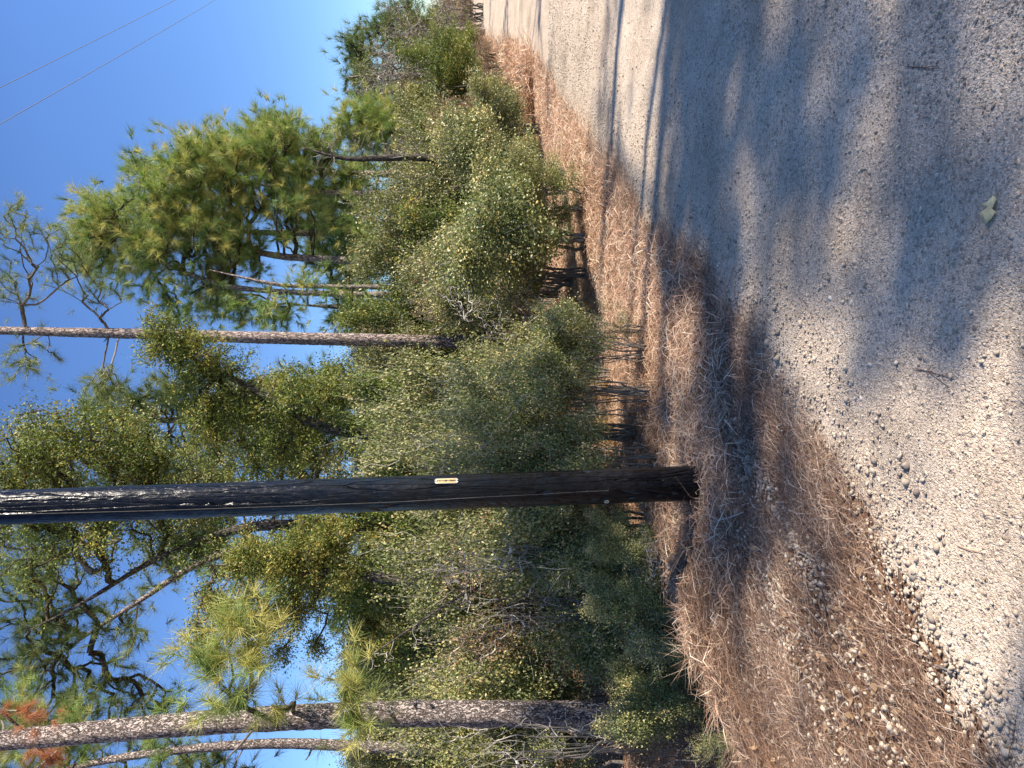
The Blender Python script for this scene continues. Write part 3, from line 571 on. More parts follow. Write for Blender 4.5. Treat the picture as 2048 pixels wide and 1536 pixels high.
# ground wire stapled down the side
W = []
for px, py in [(1216, 981), (1150, 984), (1100, 987), (1040, 990.5), (980, 993), (930, 996), (860, 1000), (780, 1004), (700, 1007), (600, 1011), (450, 1016), (300, 1021), (150, 1025), (0, 1029)]:
    P_, n_ = onpole(px, py, .003); W.append(P_)
v = W[-1] - W[-2]; v = v / v[2]
for z in (5.5, 7, 8.5, 10.2): W.append(W[13] + (onaxis(z) - onaxis(W[13][2])))
b_ = Acc(); tube(b_, np.array(W), np.full(len(W), .0028), 6, False); b_.build('ground_wire', gal, pole, True, P0)
for k, (px, py) in enumerate([(1216, 981), (1175, 983), (965, 994), (1002, 992), (1052, 990), (1120, 986), (880, 999), (760, 1005), (640, 1009.5), (500, 1014)]):
    P_, n_ = onpole(px, py, .005); sd = unit(np.cross(axis, n_)); b_ = Acc()
    tube(b_, np.array([P_ - sd * .008 - n_ * .006, P_ - sd * .005 + n_ * .002, P_ + sd * .005 + n_ * .002, P_ + sd * .008 - n_ * .006]), np.full(4, .002), 6, True); b_.build('staple', gal, pole, False, P0)
# overhead lines from the pole top, running with the road
wm = plain('weathered_conductor', (.16, .18, .22), .6, .2)
az = math.atan((1810 - 768) / F)
for (xa, ya, xb, yb), lab in (((0, 175, 350, 0), 'upper of the two thin overhead wires crossing the blue sky'), ((0, 248, 430, 0), 'lower of the two thin overhead wires, nearer the tree tops')):
    dv = np.array([math.sin(az), math.cos(az), 0])
    # start over the pole, pass through the two photographed rays
    def meet(px, py):
        d = at(px, py, 1.0) - np.array([0, 0, EYE]); A_ = np.array([[d[0], -dv[0]], [d[1], -dv[1]]]); s_, u_ = np.linalg.solve(A_, P1[:2]); return u_, EYE + d[2] * s_
    ua, za = meet(xa, ya); ub, zb = meet(xb, yb); sl_ = (zb - za) / (ub - ua)
    b_ = Acc(); uu = np.linspace(0, 70, 60); z_ = za + sl_ * (uu - ua) + .0008 * (uu - ua) * (uu - ub)
    tube(b_, np.stack([P1[0] + dv[0] * uu, P1[1] + dv[1] * uu, z_], 1), np.full(60, .0055), 6, True)
    o = b_.build('overhead_wire', wm); tag(o, lab, 'wire')
# ------------------------------------------------------------------ trees (photo x, photo y, metres ahead, ...)
# big near pine on the left of the pole
tree('pine_tree', 'thick pine with plated grey-pink bark, nearest tree left of the black pole', [(1235, 1432, 6.4, .128), (1100, 1428, 6.4, .112), (800, 1426, 6.45, .108), (500, 1438, 6.5, .103), (250, 1458, 6.6, .093), (0, 1482, 6.8, .085), (-500, 1500, 7.2, .07), (-1100, 1500, 7.6, .04)],
     [(-300, 1350, 7.4, .9, 1, .9, 60), (-600, 1560, 7.4, 1.1, 1, .8, 60), (-900, 1400, 7.6, 1.0, 1, .7, 70), (470, 1250, 5.9, .12, .14, .12, 9), (420, 1320, 5.9, .16, .18, .14, 18), (505, 1310, 5.9, .15, .16, .13, 16), (470, 1400, 5.95, .14, .18, .2, 16), (700, 1365, 6, .14, .14, .10, 10), (710, 1430, 6, .14, .14, .12, 12), (560, 1430, 6, .06, .1, .1, 3)], 'pine', 1, .003, 1.0, 1.0, .3, 'pinebark', rough=.12, K=28, needle=(1.7, .5, 1.35), stubs=9)
tree('pine_tree', 'slender crooked pine trunk close behind the thick near pine', [(900, 1500, 8.6, .075), (700, 1492, 8.6, .062), (560, 1484, 8.6, .056), (440, 1492, 8.6, .05), (330, 1502, 8.6, .045), (180, 1524, 8.7, .04), (0, 1575, 8.8, .032), (-400, 1600, 9, .02)],
     [(120, 1500, 8.8, .45, .5, .5, 60), (330, 1520, 8.6, .3, .4, .35, 26), (20, 1420, 9.0, .5, .5, .4, 50), (-250, 1540, 9, .8, .8, .6, 50)], 'pine', 2, .004, .8, .9, .0, 'pinebark', rough=.1, K=20, needle=(2, .5), stubs=6)
# middle pine with forked wind-bent top
tree('pine_tree', 'tall straight pine with bare lower trunk and forked, wind-swept sparse top', [(880, 684, 16, .145), (700, 679, 16, .138), (500, 675, 16, .128), (300, 668, 16.1, .115), (150, 665, 16.2, .10), (0, 661, 16.3, .085), (-300, 655, 16.5, .05)],
     [(120, 520, 16.2, .95, .8, .7, 63), (30, 560, 16.4, .7, .8, .8, 60), (25, 450, 16, .6, .6, .5, 39), (60, 720, 16.2, .6, .7, .6, 39), (200, 590, 16.3, .7, .6, .6, 33), (-150, 640, 16.4, 1.4, 1, .9, 120), (210, 770, 16, .7, .5, .5, 45)], 'pine_blue', 4, .005, .5, 1.3, .35, 'pinebark_far', 'twig', twigtone=.3, k=.3, wig=.05, K=20, rmax=.05, needle=(1.6, .55), stubs=14)
# limb masses of the big pine stand right of it
tree('pine_tree', 'bushy bright green pine, highest crown right of the tall bare trunk', [(860, 590, 21, .10), (700, 589, 21, .09), (560, 584, 21, .08), (450, 574, 21, .07), (330, 530, 21, .05), (240, 460, 21, .03)],
     [(220, 440, 21, 1.0, 1.1, .9, 135), (330, 400, 21, 1.1, 1.1, 1.1, 171), (320, 500, 21, 1.0, 1.1, 1.1, 162), (430, 470, 21, 1.1, 1.2, 1.1, 171), (370, 330, 20.5, .8, .9, .7, 108), (180, 500, 21, .7, .8, .7, 81), (430, 560, 21.3, .9, 1, .9, 99)], 'pine', 5, .012, 1.0, 1.7, .15, k=.4, wig=.05, rmax=.07, needle=(1.5, .6, .85))
tree('pine_tree', 'bushy pine with two-metre wide crown left of the road bend, trunk seen against sky gaps', [(860, 524, 22, .12), (700, 521, 22, .11), (560, 514, 22, .10), (450, 490, 22, .07), (360, 420, 22, .05)],
     [(480, 390, 22, 1.1, 1.2, 1.1, 162), (430, 310, 22, .9, 1, .8, 108), (530, 320, 22, 1.0, 1, .9, 135), (580, 430, 22, 1.1, 1.1, .9, 126), (480, 500, 22, .9, 1, .9, 90), (560, 270, 22, .5, .6, .6, 54)], 'pine', 6, .012, 1.0, 1.75, .1, k=.4, wig=.05, rmax=.07, needle=(1.5, .6, .85))
tree('pine_tree', 'lower pine whose trunk forks beside the bare hardwood, crown tip nearest the open sky', [(860, 390, 24, .12), (660, 387, 24, .10), (590, 383, 24, .08), (500, 365, 24, .05)],
     [(520, 300, 24, 1.0, 1.1, 1.0, 126), (600, 350, 24, 1.1, 1.1, .9, 108), (560, 250, 24, .4, .7, .8, 54), (630, 290, 24, .6, .8, .9, 72), (700, 450, 23, 1.2, 1.1, 1.2, 144), (760, 480, 22, 1.0, 1.1, 1.1, 126)], 'pine', 7, .012, .9, 1.7, .05, k=.4, wig=.05, rmax=.07, needle=(1.5, .6, .85))
tree('pine_tree', 'yellow-green young pine standing behind the dark leafless trunk', [(870, 250, 20, .10), (760, 245, 20, .08), (700, 235, 20, .05)],
     [(740, 240, 20, .75, .8, .9, 162), (790, 265, 19.5, .8, .8, .9, 144), (700, 260, 20, .4, .6, .7, 72)], 'pine', 8, .009, 1.0, 1.4, .25, k=.4, wig=.05, needle=(1.5, .6, .85))
tree('pine_tree', 'thin pine trunk close beside another in the gap right of the tall trunk', [(860, 575, 19, .07), (700, 574, 19, .06), (560, 572, 19, .05), (420, 540, 19, .03)],
     [(620, 560, 19, .8, .8, .8, 35), (540, 600, 19, .6, .8, .7, 30), (700, 600, 19, .6, .7, .8, 30)], 'pine', 9, .007, .7, 1.5, .1, k=.4, wig=.05)
# dark leafless hardwood
tree('bare_tree', 'dark crooked leafless hardwood with pale twisted upper limbs at the road bend', [(905, 318, 14, .085), (800, 312, 14, .07), (740, 318, 14, .055), (690, 322, 14, .04), (650, 312, 14, .03), (610, 295, 14, .02)],
     [(640, 280, 14, .55, .6, .55, 70), (740, 290, 14, .5, .6, .6, 60), (650, 350, 14, .4, .5, .5, 40), (800, 280, 14, .5, .5, .6, 40)], None, 10, .0035, barkm='darkbark', twigm='twig', wig=.16, twigtone=.35)
# far right end
tree('pine_tree', 'small dark pine crown farthest right, standing above grey leafless brush', [(880, 120, 30, .14), (760, 110, 30, .10), (700, 100, 30, .05)],
     [(710, 95, 30, .9, .8, .9, 60), (770, 60, 31, .8, .8, .7, 40), (735, 160, 30, .8, .8, .5, 35), (820, 30, 33, 1.2, 1, .8, 50), (710, 180, 30, .6, .8, .5, 25)], 'pine_blue', 11, .02, .9, 2.3, -.05, k=.1, needle=(1.4, .65, .85))
for k, (y, D, xt, hw, lab) in enumerate([(170, 24, 715, 2.0, 'grey leafless brush spreading below the small dark pine'), (90, 28, 735, 2.3, 'grey brown leafless brush farthest along the road'), (215, 21, 790, 1.4, 'purple-grey bare brush left of the grey brush, above the dark cedars'), (20, 36, 850, 2.6, 'brown bare brush at the photo edge above the road end'), (310, 17, 770, 1.2, 'bare brown brush around the dark hardwood trunk')]):
    shrub('bare', y, D, xt, hw, lab, k, name='bare_shrub', var=k % 2)
# cedars / oaks left of centre
tree('oak_tree', 'large leaning small-leaved evergreen tree arching behind the pole toward the tall bare pine', [(1010, 880, 10.5, .085), (800, 875, 10.5, .078), (640, 862, 10.5, .07), (560, 810, 10.5, .058), (480, 760, 10.5, .045), (400, 730, 10.5, .03), (320, 690, 10.5, .02)],
     [(350, 700, 10.5, .5, .6, .55, 105), (430, 740, 10.5, .6, .6, .6, 120), (320, 660, 10.4, .3, .4, .3, 36), (530, 820, 10.6, .6, .6, .6, 90), (420, 860, 10.6, .65, .7, .65, 135), (610, 790, 10.4, .4, .5, .5, 60), (560, 900, 10.6, .4, .6, .5, 60)], 'cedar', 12, .0045, .95, 1.0, .05, barkm='darkbark', k=.25, wig=.13)
tree('cedar_tree', 'broad dark evergreen crown top left, limbs fanning up beside the pole', [(1000, 1040, 11, .11), (700, 1050, 11, .10), (480, 1050, 11, .07), (300, 1120, 11, .04), (180, 1200, 11, .028), (60, 1260, 11, .02)],
     [(80, 900, 11, .7, .8, .6, 112), (180, 880, 11, .7, .8, .6, 112), (80, 1080, 11, 1.0, .9, .8, 135), (260, 900, 11, .5, .6, .6, 75), (300, 960, 11, .6, .6, .6, 68), (230, 1050, 11, .8, .8, .8, 120), (30, 960, 11, .6, .8, .6, 75), (380, 1100, 11, .5, .6, .6, 68)], 'cedar', 13, .006, .75, 1.15, .05, barkm='darkbark', k=.22, wig=.12)
tree('pine_tree', 'dark pine with long fanning limbs between the pole and the thick near pine', [(1000, 1140, 13, .12), (700, 1130, 13, .11), (500, 1090, 13, .08), (380, 1130, 13, .06), (300, 1190, 13, .045), (200, 1250, 13, .032), (120, 1310, 13, .02)],
     [(60, 1170, 13, 1.0, .9, .8, 120), (140, 1240, 13, .9, .8, .6, 90), (60, 1300, 13, .9, .9, .6, 90), (250, 1250, 13, .7, .8, .6, 48), (230, 1390, 13, .8, .8, .6, 68), (120, 1400, 13, .8, .8, .7, 82), (330, 1400, 13, .5, .6, .4, 33), (330, 1130, 13, .5, .7, .6, 38)], 'pine_blue', 14, .008, .7, 1.3, .0, k=.3, wig=.05, rmax=.06, needle=(1.6, .6))
tree('cedar_tree', 'yellow-green cedar with drooping sprays directly left of the pole', [(1000, 1180, 9.5, .08), (700, 1150, 9.5, .065), (500, 1130, 9.5, .04), (420, 1130, 9.5, .02)],
     [(500, 1110, 9.5, .45, .5, .5, 105), (580, 1130, 9.5, .5, .5, .5, 120), (640, 1060, 9.5, .35, .5, .5, 82), (440, 1210, 9.5, .45, .5, .35, 82), (520, 1240, 9.5, .35, .5, .4, 68), (600, 1230, 9.5, .3, .4, .4, 52), (700, 1130, 9.5, .5, .5, .5, 90), (400, 1290, 9.5, .3, .4, .3, 42), (560, 1310, 9.6, .2, .3, .3, 18), (640, 1290, 9.6, .15, .3, .2, 15)], 'cedar', 15, .004, 1.05, .9, .3, barkm='darkbark', k=.25, wig=.13)
tree('dead_tree', 'thin dead leaning sapling with pale bare branches among the left shrubs', [(1010, 1140, 6.9, .016), (950, 1165, 6.9, .015), (880, 1215, 6.9, .013), (800, 1275, 7, .010), (740, 1310, 7, .007), (690, 1345, 7, .004)],
     [(940, 1170, 6.9, .3, .3, .25, 40), (900, 1140, 6.9, .25, .2, .2, 20), (780, 1320, 7, .25, .25, .3, 16), (840, 1260, 7, .2, .25, .3, 14)], None, 16, .0022, barkm='darkbark', twigm='twig', wig=.14, twigtone=.95, rough=0, K=8)
tree('dead_tree', 'bleached bare fallen-looking branches spraying up right of the middle shrubs', [(1060, 690, 8.2, .014), (1000, 680, 8.2, .012), (960, 660, 8.2, .010), (930, 635, 8.2, .006)],
     [(950, 620, 8.2, .35, .3, .35, 60), (1000, 650, 8.2, .3, .3, .3, 40), (900, 590, 8.2, .25, .3, .3, 30)], None, 17, .002, barkm='darkbark', twigm='twig', wig=.18, twigtone=.95, rough=0, K=8)
tree('cedar_tree', 'ragged green cedar filling the space left of the tall bare pine, low in the canopy', [(1000, 800, 12, .08), (700, 795, 12, .07), (500, 790, 12, .04), (420, 790, 12, .02)],
     [(560, 790, 12, .5, .6, .6, 80), (640, 800, 12, .7, .7, .6, 100), (600, 880, 12, .6, .7, .6, 90), (470, 850, 12, .5, .6, .5, 60), (680, 775, 12, .5, .6, .5, 60), (520, 930, 12, .5, .6, .6, 60)], 'cedar', 41, .005, 1.0, 1.1, .15, barkm='darkbark', k=.25, wig=.13)
tree('oak_tree', 'small-leaved evergreen oak showing on both sides of the upper pole', [(1000, 980, 14, .10), (600, 975, 14, .08), (400, 970, 14, .05), (250, 960, 14, .03)],
     [(400, 950, 14, .9, .9, .8, 100), (280, 870, 14, .8, .8, .7, 80), (540, 1010, 14, .9, .9, .8, 100), (640, 930, 14, .9, .9, .8, 90), (130, 970, 14, .8, .8, .7, 70), (60, 860, 14, .6, .7, .5, 40), (470, 800, 14, .7, .8, .7, 80), (560, 860, 14, .7, .8, .7, 80), (400, 1010, 14, .7, .8, .7, 80), (350, 1060, 14, .7, .8, .7, 70), (180, 1080, 14, .7, .8, .7, 60)], 'olive', 42, .006, 1.0, 1.5, -.05, barkm='darkbark', k=.25, wig=.13)
tree('pine_tree', 'dark pine crown filling the top left corner left of the thick trunk', [(1000, 1560, 12, .12), (500, 1555, 12, .10), (200, 1550, 12, .07), (50, 1540, 12, .04)],
     [(60, 1500, 12, .8, .8, .7, 80), (250, 1520, 12, .6, .7, .6, 45), (150, 1430, 12, .5, .7, .6, 30), (450, 1540, 12, .4, .6, .5, 25), (380, 1530, 12, .4, .6, .5, 20)], 'pine_blue', 43, .007, .8, 1.2, 0, k=.2, needle=(1.6, .6))
tree('cedar_tree', 'dark cedar whose drooping edge borders the right side of the lower sky gap', [(1000, 1200, 11.5, .08), (750, 1195, 11.5, .06), (650, 1190, 11.5, .03)],
     [(700, 1180, 11.5, .6, .7, .5, 90), (650, 1130, 11.5, .5, .6, .5, 60), (740, 1270, 11.5, .5, .6, .3, 50), (590, 1180, 11.5, .35, .5, .4, 35)], 'cedar', 44, .005, 1.0, 1.1, .05, barkm='darkbark', k=.25, wig=.13)
tree('pine_tree', 'distant pine seen through the gap beneath the bushy bright crowns', [(900, 470, 30, .15), (640, 465, 30, .12), (560, 460, 30, .06)],
     [(640, 440, 30, 1.4, 1.2, 1.0, 80), (700, 540, 30, 1.5, 1.2, 1.0, 80), (720, 380, 30, 1.5, 1.2, 1.0, 80)], 'pine_blue', 45, .012, .9, 2.2, 0, k=.2, needle=(1.4, .65, .85))
tree('pine_tree', 'pine behind the oak limb, its green mass closing the sky between tall trunk and pole', [(1000, 850, 18, .13), (600, 845, 18, .11), (300, 840, 18, .07), (180, 840, 18, .04)],
     [(230, 830, 18, 1.1, 1, .9, 90), (330, 800, 18, .9, 1, .8, 70), (430, 830, 18, 1.3, 1.1, 1.1, 110), (580, 800, 18, 1.1, 1.1, 1.1, 90), (600, 920, 18, 1.1, 1.1, 1.1, 90), (300, 930, 18, 1.2, 1.1, 1.1, 90), (690, 840, 18, 1.2, 1.1, 1, 80)], 'pine_blue', 51, .009, 1.1, 1.6, .05, k=.3, wig=.05, needle=(1.4, .65, .85))
tree('pine_tree', 'pine standing behind the pole, its green mass reaching the photo top edge', [(1000, 1010, 20, .14), (600, 1005, 20, .12), (200, 1000, 20, .07), (0, 1000, 20, .05)],
     [(90, 940, 20, 1.3, 1, 1, 80), (60, 1050, 20, 1.4, 1.1, 1, 90), (240, 1010, 20, 1.4, 1.1, 1.2, 100), (420, 960, 20, 1.3, 1.1, 1.2, 90), (430, 1060, 20, 1.3, 1.1, 1.2, 90), (600, 1060, 20, 1.4, 1.1, 1.2, 90), (-80, 980, 20, 1.3, 1, 1.2, 60)], 'pine_blue', 52, .009, 1.1, 1.7, .0, k=.3, wig=.05, needle=(1.4, .65, .85))
tree('pine_tree', 'yellowish pine between the fanning limbs and the sky gap, behind the cedar sprays', [(1000, 1140, 17, .12), (600, 1140, 17, .10), (450, 1150, 17, .06)],
     [(480, 1120, 17, 1.1, 1, 1, 80), (610, 1140, 17, 1.2, 1, 1, 90), (520, 1210, 17, .7, .8, .7, 45), (680, 1100, 17, 1.1, 1, .9, 70), (700, 1220, 17, .9, .9, .6, 50)], 'pine', 53, .009, 1.0, 1.5, -.1, k=.3, wig=.05, needle=(1.4, .65, .85))
tree('pine_tree', 'pine filling the gap below the bushy crowns, just right of the tall bare trunk', [(950, 620, 26, .13), (700, 615, 26, .11), (600, 610, 26, .06)],
     [(690, 600, 26, 1.3, 1.1, .9, 60), (640, 500, 26, 1.3, 1.1, .9, 70), (720, 520, 26, 1.6, 1.1, 1, 80), (480, 600, 26, .9, .9, .9, 35)], 'pine', 54, .01, 1.0, 2.0, -.05, k=.3, wig=.05, needle=(1.4, .65, .85))
tree('pine_tree', 'pine crown tips nearest the open sky above the leafless hardwood', [(900, 350, 26, .12), (600, 345, 26, .09), (500, 320, 26, .05)],
     [(560, 310, 26, 1.2, 1, 1, 70), (620, 380, 26, 1.4, 1.1, 1, 80), (690, 330, 26, 1.4, 1.1, 1, 80), (700, 410, 26, 1.4, 1.1, 1, 80), (470, 300, 26, .9, .9, 1.1, 60), (545, 255, 26, .4, .5, .5, 18)], 'pine', 55, .01, 1.1, 2.0, 0, k=.3, wig=.05, needle=(1.4, .65, .85))
tree('pine_tree', 'pine crown whose tip reaches farthest up the sky right of the tall trunk', [(900, 470, 24, .12), (500, 465, 24, .09), (250, 440, 24, .04)],
     [(190, 440, 24, 1.0, 1, .9, 60), (300, 420, 24, 1.3, 1.1, 1.2, 90), (290, 340, 24, .7, .8, .7, 35), (410, 350, 24, 1.2, 1, 1.1, 80), (430, 420, 24, 1.3, 1.1, 1.1, 80), (250, 520, 24, 1.1, 1.1, 1, 60), (340, 595, 24, .9, .9, 1.1, 50), (470, 610, 24, .9, .9, 1.1, 50), (560, 630, 24, .7, .9, .9, 30)], 'pine', 56, .01, 1.1, 1.9, .05, k=.3, wig=.05, needle=(1.4, .65, .85))
# wood closing the far end of the road
rf = random.Random(9)
for k, (y, D, xt) in enumerate([(-260, 60, 850), (-200, 66, 845), (-140, 58, 860), (-90, 64, 850), (-40, 58, 868), (0, 62, 872), (30, 52, 868), (60, 56, 840), (95, 48, 810), (130, 44, 790), (170, 40, 780), (210, 38, 760), (250, 36, 740), (290, 34, 740)]):
    shrub('cedar' if k % 3 else 'brown', y, D, xt, 2.6, 'dark tree in the wood that closes the far end of the road', k + 70, dz=-1.2, group='trees closing the road end', var=(k % 2) if k % 3 else 0, name='distant_tree', cat='tree')
tree('cedar_tree', 'grey-green half-bare tree joining the crowns at far right', [(900, 150, 27, .12), (760, 150, 27, .08), (690, 155, 27, .04)],
     [(730, 150, 27, 1.3, 1.1, .9, 80), (790, 100, 27, 1.3, 1.1, 1.0, 80), (830, 40, 29, 1.3, 1.1, 1.0, 70), (790, 190, 27, 1.2, 1.1, 1.0, 70)], 'cedar', 57, .008, .45, 1.6, .05, twigm='twig', k=.25, twigtone=.7)
tree('pine_tree', 'green pine crown above the dark cedars at far right', [(900, 60, 34, .14), (760, 55, 34, .10), (700, 60, 34, .05)],
     [(790, 70, 34, 1.6, 1.2, 1.2, 90), (840, 40, 34, 1.4, 1.2, 1.0, 70), (720, 120, 34, 1.0, 1, .7, 50), (760, 170, 33, 1.2, 1, .8, 60)], 'pine_blue', 46, .012, .9, 2.2, 0, k=.2, needle=(1.4, .65, .85))
# shrubs: kind, photo y, metres ahead, photo x of the top, half width, label
SH = [
 ('holly', 470, 8.7, 870, 1.15, 'rounded grey-green shrub at the edge of the verge, largest right of the tall pine', 4),
 ('holly', 360, 10.2, 870, 1.1, 'light green shrub second from the road bend', 1),
 ('olive', 400, 8.9, 1010, .75, 'low yellow-green shrub in front of the rounded grey-green one', 0),
 ('holly', 250, 13.5, 925, 1.0, 'dark grey-green shrub nearest the road bend', 0),
 ('holly', 205, 16.5, 935, .9, 'small dull green shrub beyond the bend shrubs, beside brown grass', 1),
 ('holly', 560, 10.5, 850, 1.0, 'shrub of grey-green leaves with dead twigs right of the tall pine trunk', 1),
 ('olive', 590, 11.5, 790, 1.1, 'olive shrub behind the grey-green ones, below the thin pine trunks', 1),
 ('cedar', 180, 18, 800, 1.4, 'dark green cedar bush behind the brown bank at far right', 0),
 ('cedar', 290, 15.5, 800, 1.3, 'dark cedar bush beside the dark leafless trunk', 1),
 ('cedar', 120, 23, 850, 1.5, 'dark cedar bush just above the road end', 0),
 ('brown', 250, 15, 840, 1.0, 'brown-leaved thin bush between the two dark cedar bushes', 0),
 ('olive', 350, 14.5, 730, 1.4, 'tall olive-brown bush right of the dark leafless trunk base', 1),
 ('olive', 430, 15, 700, 1.5, 'tall olive bush below the bushy pine crowns', 0),
 ('cedar', 510, 14, 740, 1.4, 'dark bush behind the rounded grey-green shrub', 1),
 ('brown', 600, 12, 800, .6, 'brown-leaved bush just right of the tall straight trunk', 0),
 ('cedar', 640, 17.5, 660, 1.3, 'dark cedar close behind the tall straight trunk', 0),
 ('brown', 740, 17.3, 690, 1.3, 'brown-leaved bush left of the tall straight trunk', 0),
 ('holly', 700, 5.95, 1015, .50, 'grey-green shrub nearest the verge right of the pole, bare stems below', 3),
 ('holly', 655, 6.1, 1150, .30, 'small leafy shoots at the right foot of the middle thicket', 2),
 ('holly', 790, 5.85, 930, .55, 'dense grey-green shrub in the middle thicket, second from the verge', 3),
 ('olive', 750, 7.6, 860, .65, 'sunlit pale yellow-green shrub top in the middle thicket', 2),
 ('holly', 860, 6.2, 860, .6, 'pale shrub with white dead twigs right of the pole', 3),
 ('olive', 830, 8.6, 680, .85, 'tall yellow-green shrub above the middle thicket', 2),
 ('olive', 910, 8.2, 720, .75, 'tall sunlit shrub close to the right edge of the pole', 1),
 ('cedar', 805, 9.5, 650, .7, 'bright olive cedar between tall trunk and pole', 1),
 ('holly', 925, 5.7, 1000, .45, 'dark grey-green shrub touching the right edge of the pole', 3),
 ('holly', 1060, 6.5, 900, .7, 'tall grey-green shrub just left of the pole', 4),
 ('holly', 1140, 6.0, 1040, .55, 'dark shaded grey-green shrub at the ditch left of the pole', 0),
 ('olive', 1110, 7.6, 740, .85, 'olive shrub behind the grey-green ones left of the pole', 1),
 ('brown', 1180, 7.2, 860, .8, 'brown-tinged thin shrub behind the dead leaning sapling', 0),
 ('holly', 1230, 6.6, 960, .7, 'grey-green shrub between pole and thick pine', 1),
 ('olive', 1260, 8, 760, .9, 'dull olive shrub below the sky gap', 2),
 ('holly', 1330, 7.4, 870, .75, 'pale-leaved shrub right beside the thick pine trunk', 4),
 ('olive', 1380, 8, 745, .8, 'olive shrub behind the thick pine trunk', 1),
 ('holly', 1310, 5.1, 1235, .34, 'small light green shrub in front at the berm, left of the pole', 2),
 ('holly', 1365, 5.3, 1330, .28, 'low grey-green shoots at the foot of the thick pine', 2),
 ('holly', 1475, 7.2, 940, .7, 'grey-green shrub left of the thick pine trunk', 1),
 ('olive', 1510, 7.2, 780, .9, 'tall brownish green shrub at the photo corner left of the thick pine', 0),
 ('holly', 1510, 4.9, 1370, .25, 'tiny leafy shrub at the lower left edge by the berm', 2),
 ('holly', 1440, 5.3, 1190, .36, 'low shaded shrub hiding the foot of the thick pine on its left', 4),
 ('holly', 1390, 5.7, 1200, .36, 'low shaded shrub hiding the foot of the thick pine on its right', 4),
 ('holly', 1250, 5.5, 1160, .40, 'low dark shrub at the ditch behind the pale grass tufts', 1),
 ('holly', 1170, 5.4, 1190, .36, 'low dark shrub in the ditch second from the pole on its left', 4),
 ('holly', 1085, 5.6, 1160, .32, 'low dark shrub in the ditch nearest the pole on its left', 1),
 ('brown', 1520, 5.3, 1180, .40, 'thin brown brush at the left photo edge behind the berm', 0),
 ('bare', 1150, 5.3, 1290, .45, 'low tangle of dark bare stems in the ditch left of the pole', 0),
 ('brown', 150, 20, 935, 1.3, 'low brown scrub on the bank, middle of three before the road end', 0),
 ('brown', 105, 26, 925, 1.4, 'low brown scrub on the bank, farthest of three before the road end', 0),
 ('brown', 195, 16.5, 960, .8, 'low brown scrub on the bank, nearest of three before the road end', 0),
 ('brown', 40, 38, 905, 1.8, 'orange-brown scrub right at the far end of the road', 0),
 ('bare', 880, 6.3, 800, .5, 'pale bare twiggy bush between the middle thicket and the pole', 2),
 ('bare', 770, 6.6, 850, .45, 'pale bare twigs rising through the middle thicket', 2),
 ('bare', 1120, 6.2, 830, .5, 'pale bare twigs just left of the pole', 2),
 ('bare', 1230, 6.3, 880, .45, 'pale bare twigs midway between pole and thick pine', 2),
 ('bare', 550, 9.2, 900, .7, 'pale bare twigs left of the largest rounded shrub', 2),
 ('bare', 1500, 5.9, 850, .5, 'pale bare twigs at the left photo edge', 2),
 ('yellow', 622, 8.4, 1100, .16, 'small round patch of yellow-orange leaves standing in for sunlit ground low between two thickets', 0),  # added plant, imitates ground lit by the sun through a hole
 ('yellow', 860, 7.4, 1175, .30, 'yellow-orange leaves standing in for sunlit ground behind dark stems, nearer the pole', 0),  # this and the next are added to suggest sunlit ground beyond the stems
 ('yellow', 785, 7.4, 1180, .18, 'yellow-orange leaves standing in for sunlit ground behind dark stems, farther from the pole', 0),
 ('cedar', 1320, 10.5, 720, 1.1, 'dark cedar behind the shrubs under the sky gap', 0),
 ('cedar', 1120, 10.5, 640, 1.2, 'dark cedar behind the pole foot shrubs', 1),
 ('cedar', 960, 10.5, 640, 1.1, 'dark cedar exactly behind the pole', 0),
]
for k, (kd, y, D, xt, hw, lab, var) in enumerate(SH):
    shrub(kd, y, D, xt, hw, lab, k, var=var, name='cedar_bush' if kd == 'cedar' else 'shrub')
# deep background thicket, rows of the same bushes one behind another
rb = random.Random(3); kk = 0
for D, xt in ((17, 700), (21, 690), (26, 700)):
    n_ = int(1700 / (F / D * 1.7)) + 1
    for j in range(n_ + 1):
        y = 330 + j * 1300 / n_ + rb.uniform(-30, 30) if D < 25 else 150 + j * 1500 / n_
        shrub('cedar' if (j + kk) % 2 else 'olive', y, D + rb.uniform(-1, 1), xt + rb.uniform(-40, 40) + (100 if y < 600 else 0), rb.uniform(1.3, 1.8), 'dark bush deep in the thicket, seen only in slivers between nearer shrubs', kk, group='bushes deep in the thicket', var=kk % 2); kk += 1
# upright dry grass
for k, (px, py, n_, L, lab) in enumerate([(1415, 1010, 170, .30, 'tan dry grass clump against the left side of the pole base'), (1400, 955, 40, .22, 'few dry straws in front of the pole base'), (1410, 1075, 120, .30, 'dark thin grass clump in the ditch left of the pole'),
     (1435, 1230, 80, .20, 'pale grass tuft at the near end of the sunlit berm'), (1440, 1300, 130, .26, 'pale long-bladed grass tuft hanging over the sunlit berm'), (1470, 1400, 120, .22, 'pale grass tuft on the berm closer to the left photo edge'), (1495, 1490, 110, .2, 'reddish straw tuft on the berm at the left photo edge'), (1240, 670, 120, .35, 'light straw tuft at the foot of the middle thicket'), (1310, 760, 120, .25, 'reddish grass tuft on the verge below the middle thicket stems'), (1330, 860, 100, .25, 'reddish grass clump at the shaded foot of the thicket right of the pole')]):
    D = EYE * F / (px - HX) * 1.03
    P = at(px, py, D); grass_clump(P, n_, L, .0016, lab, k)
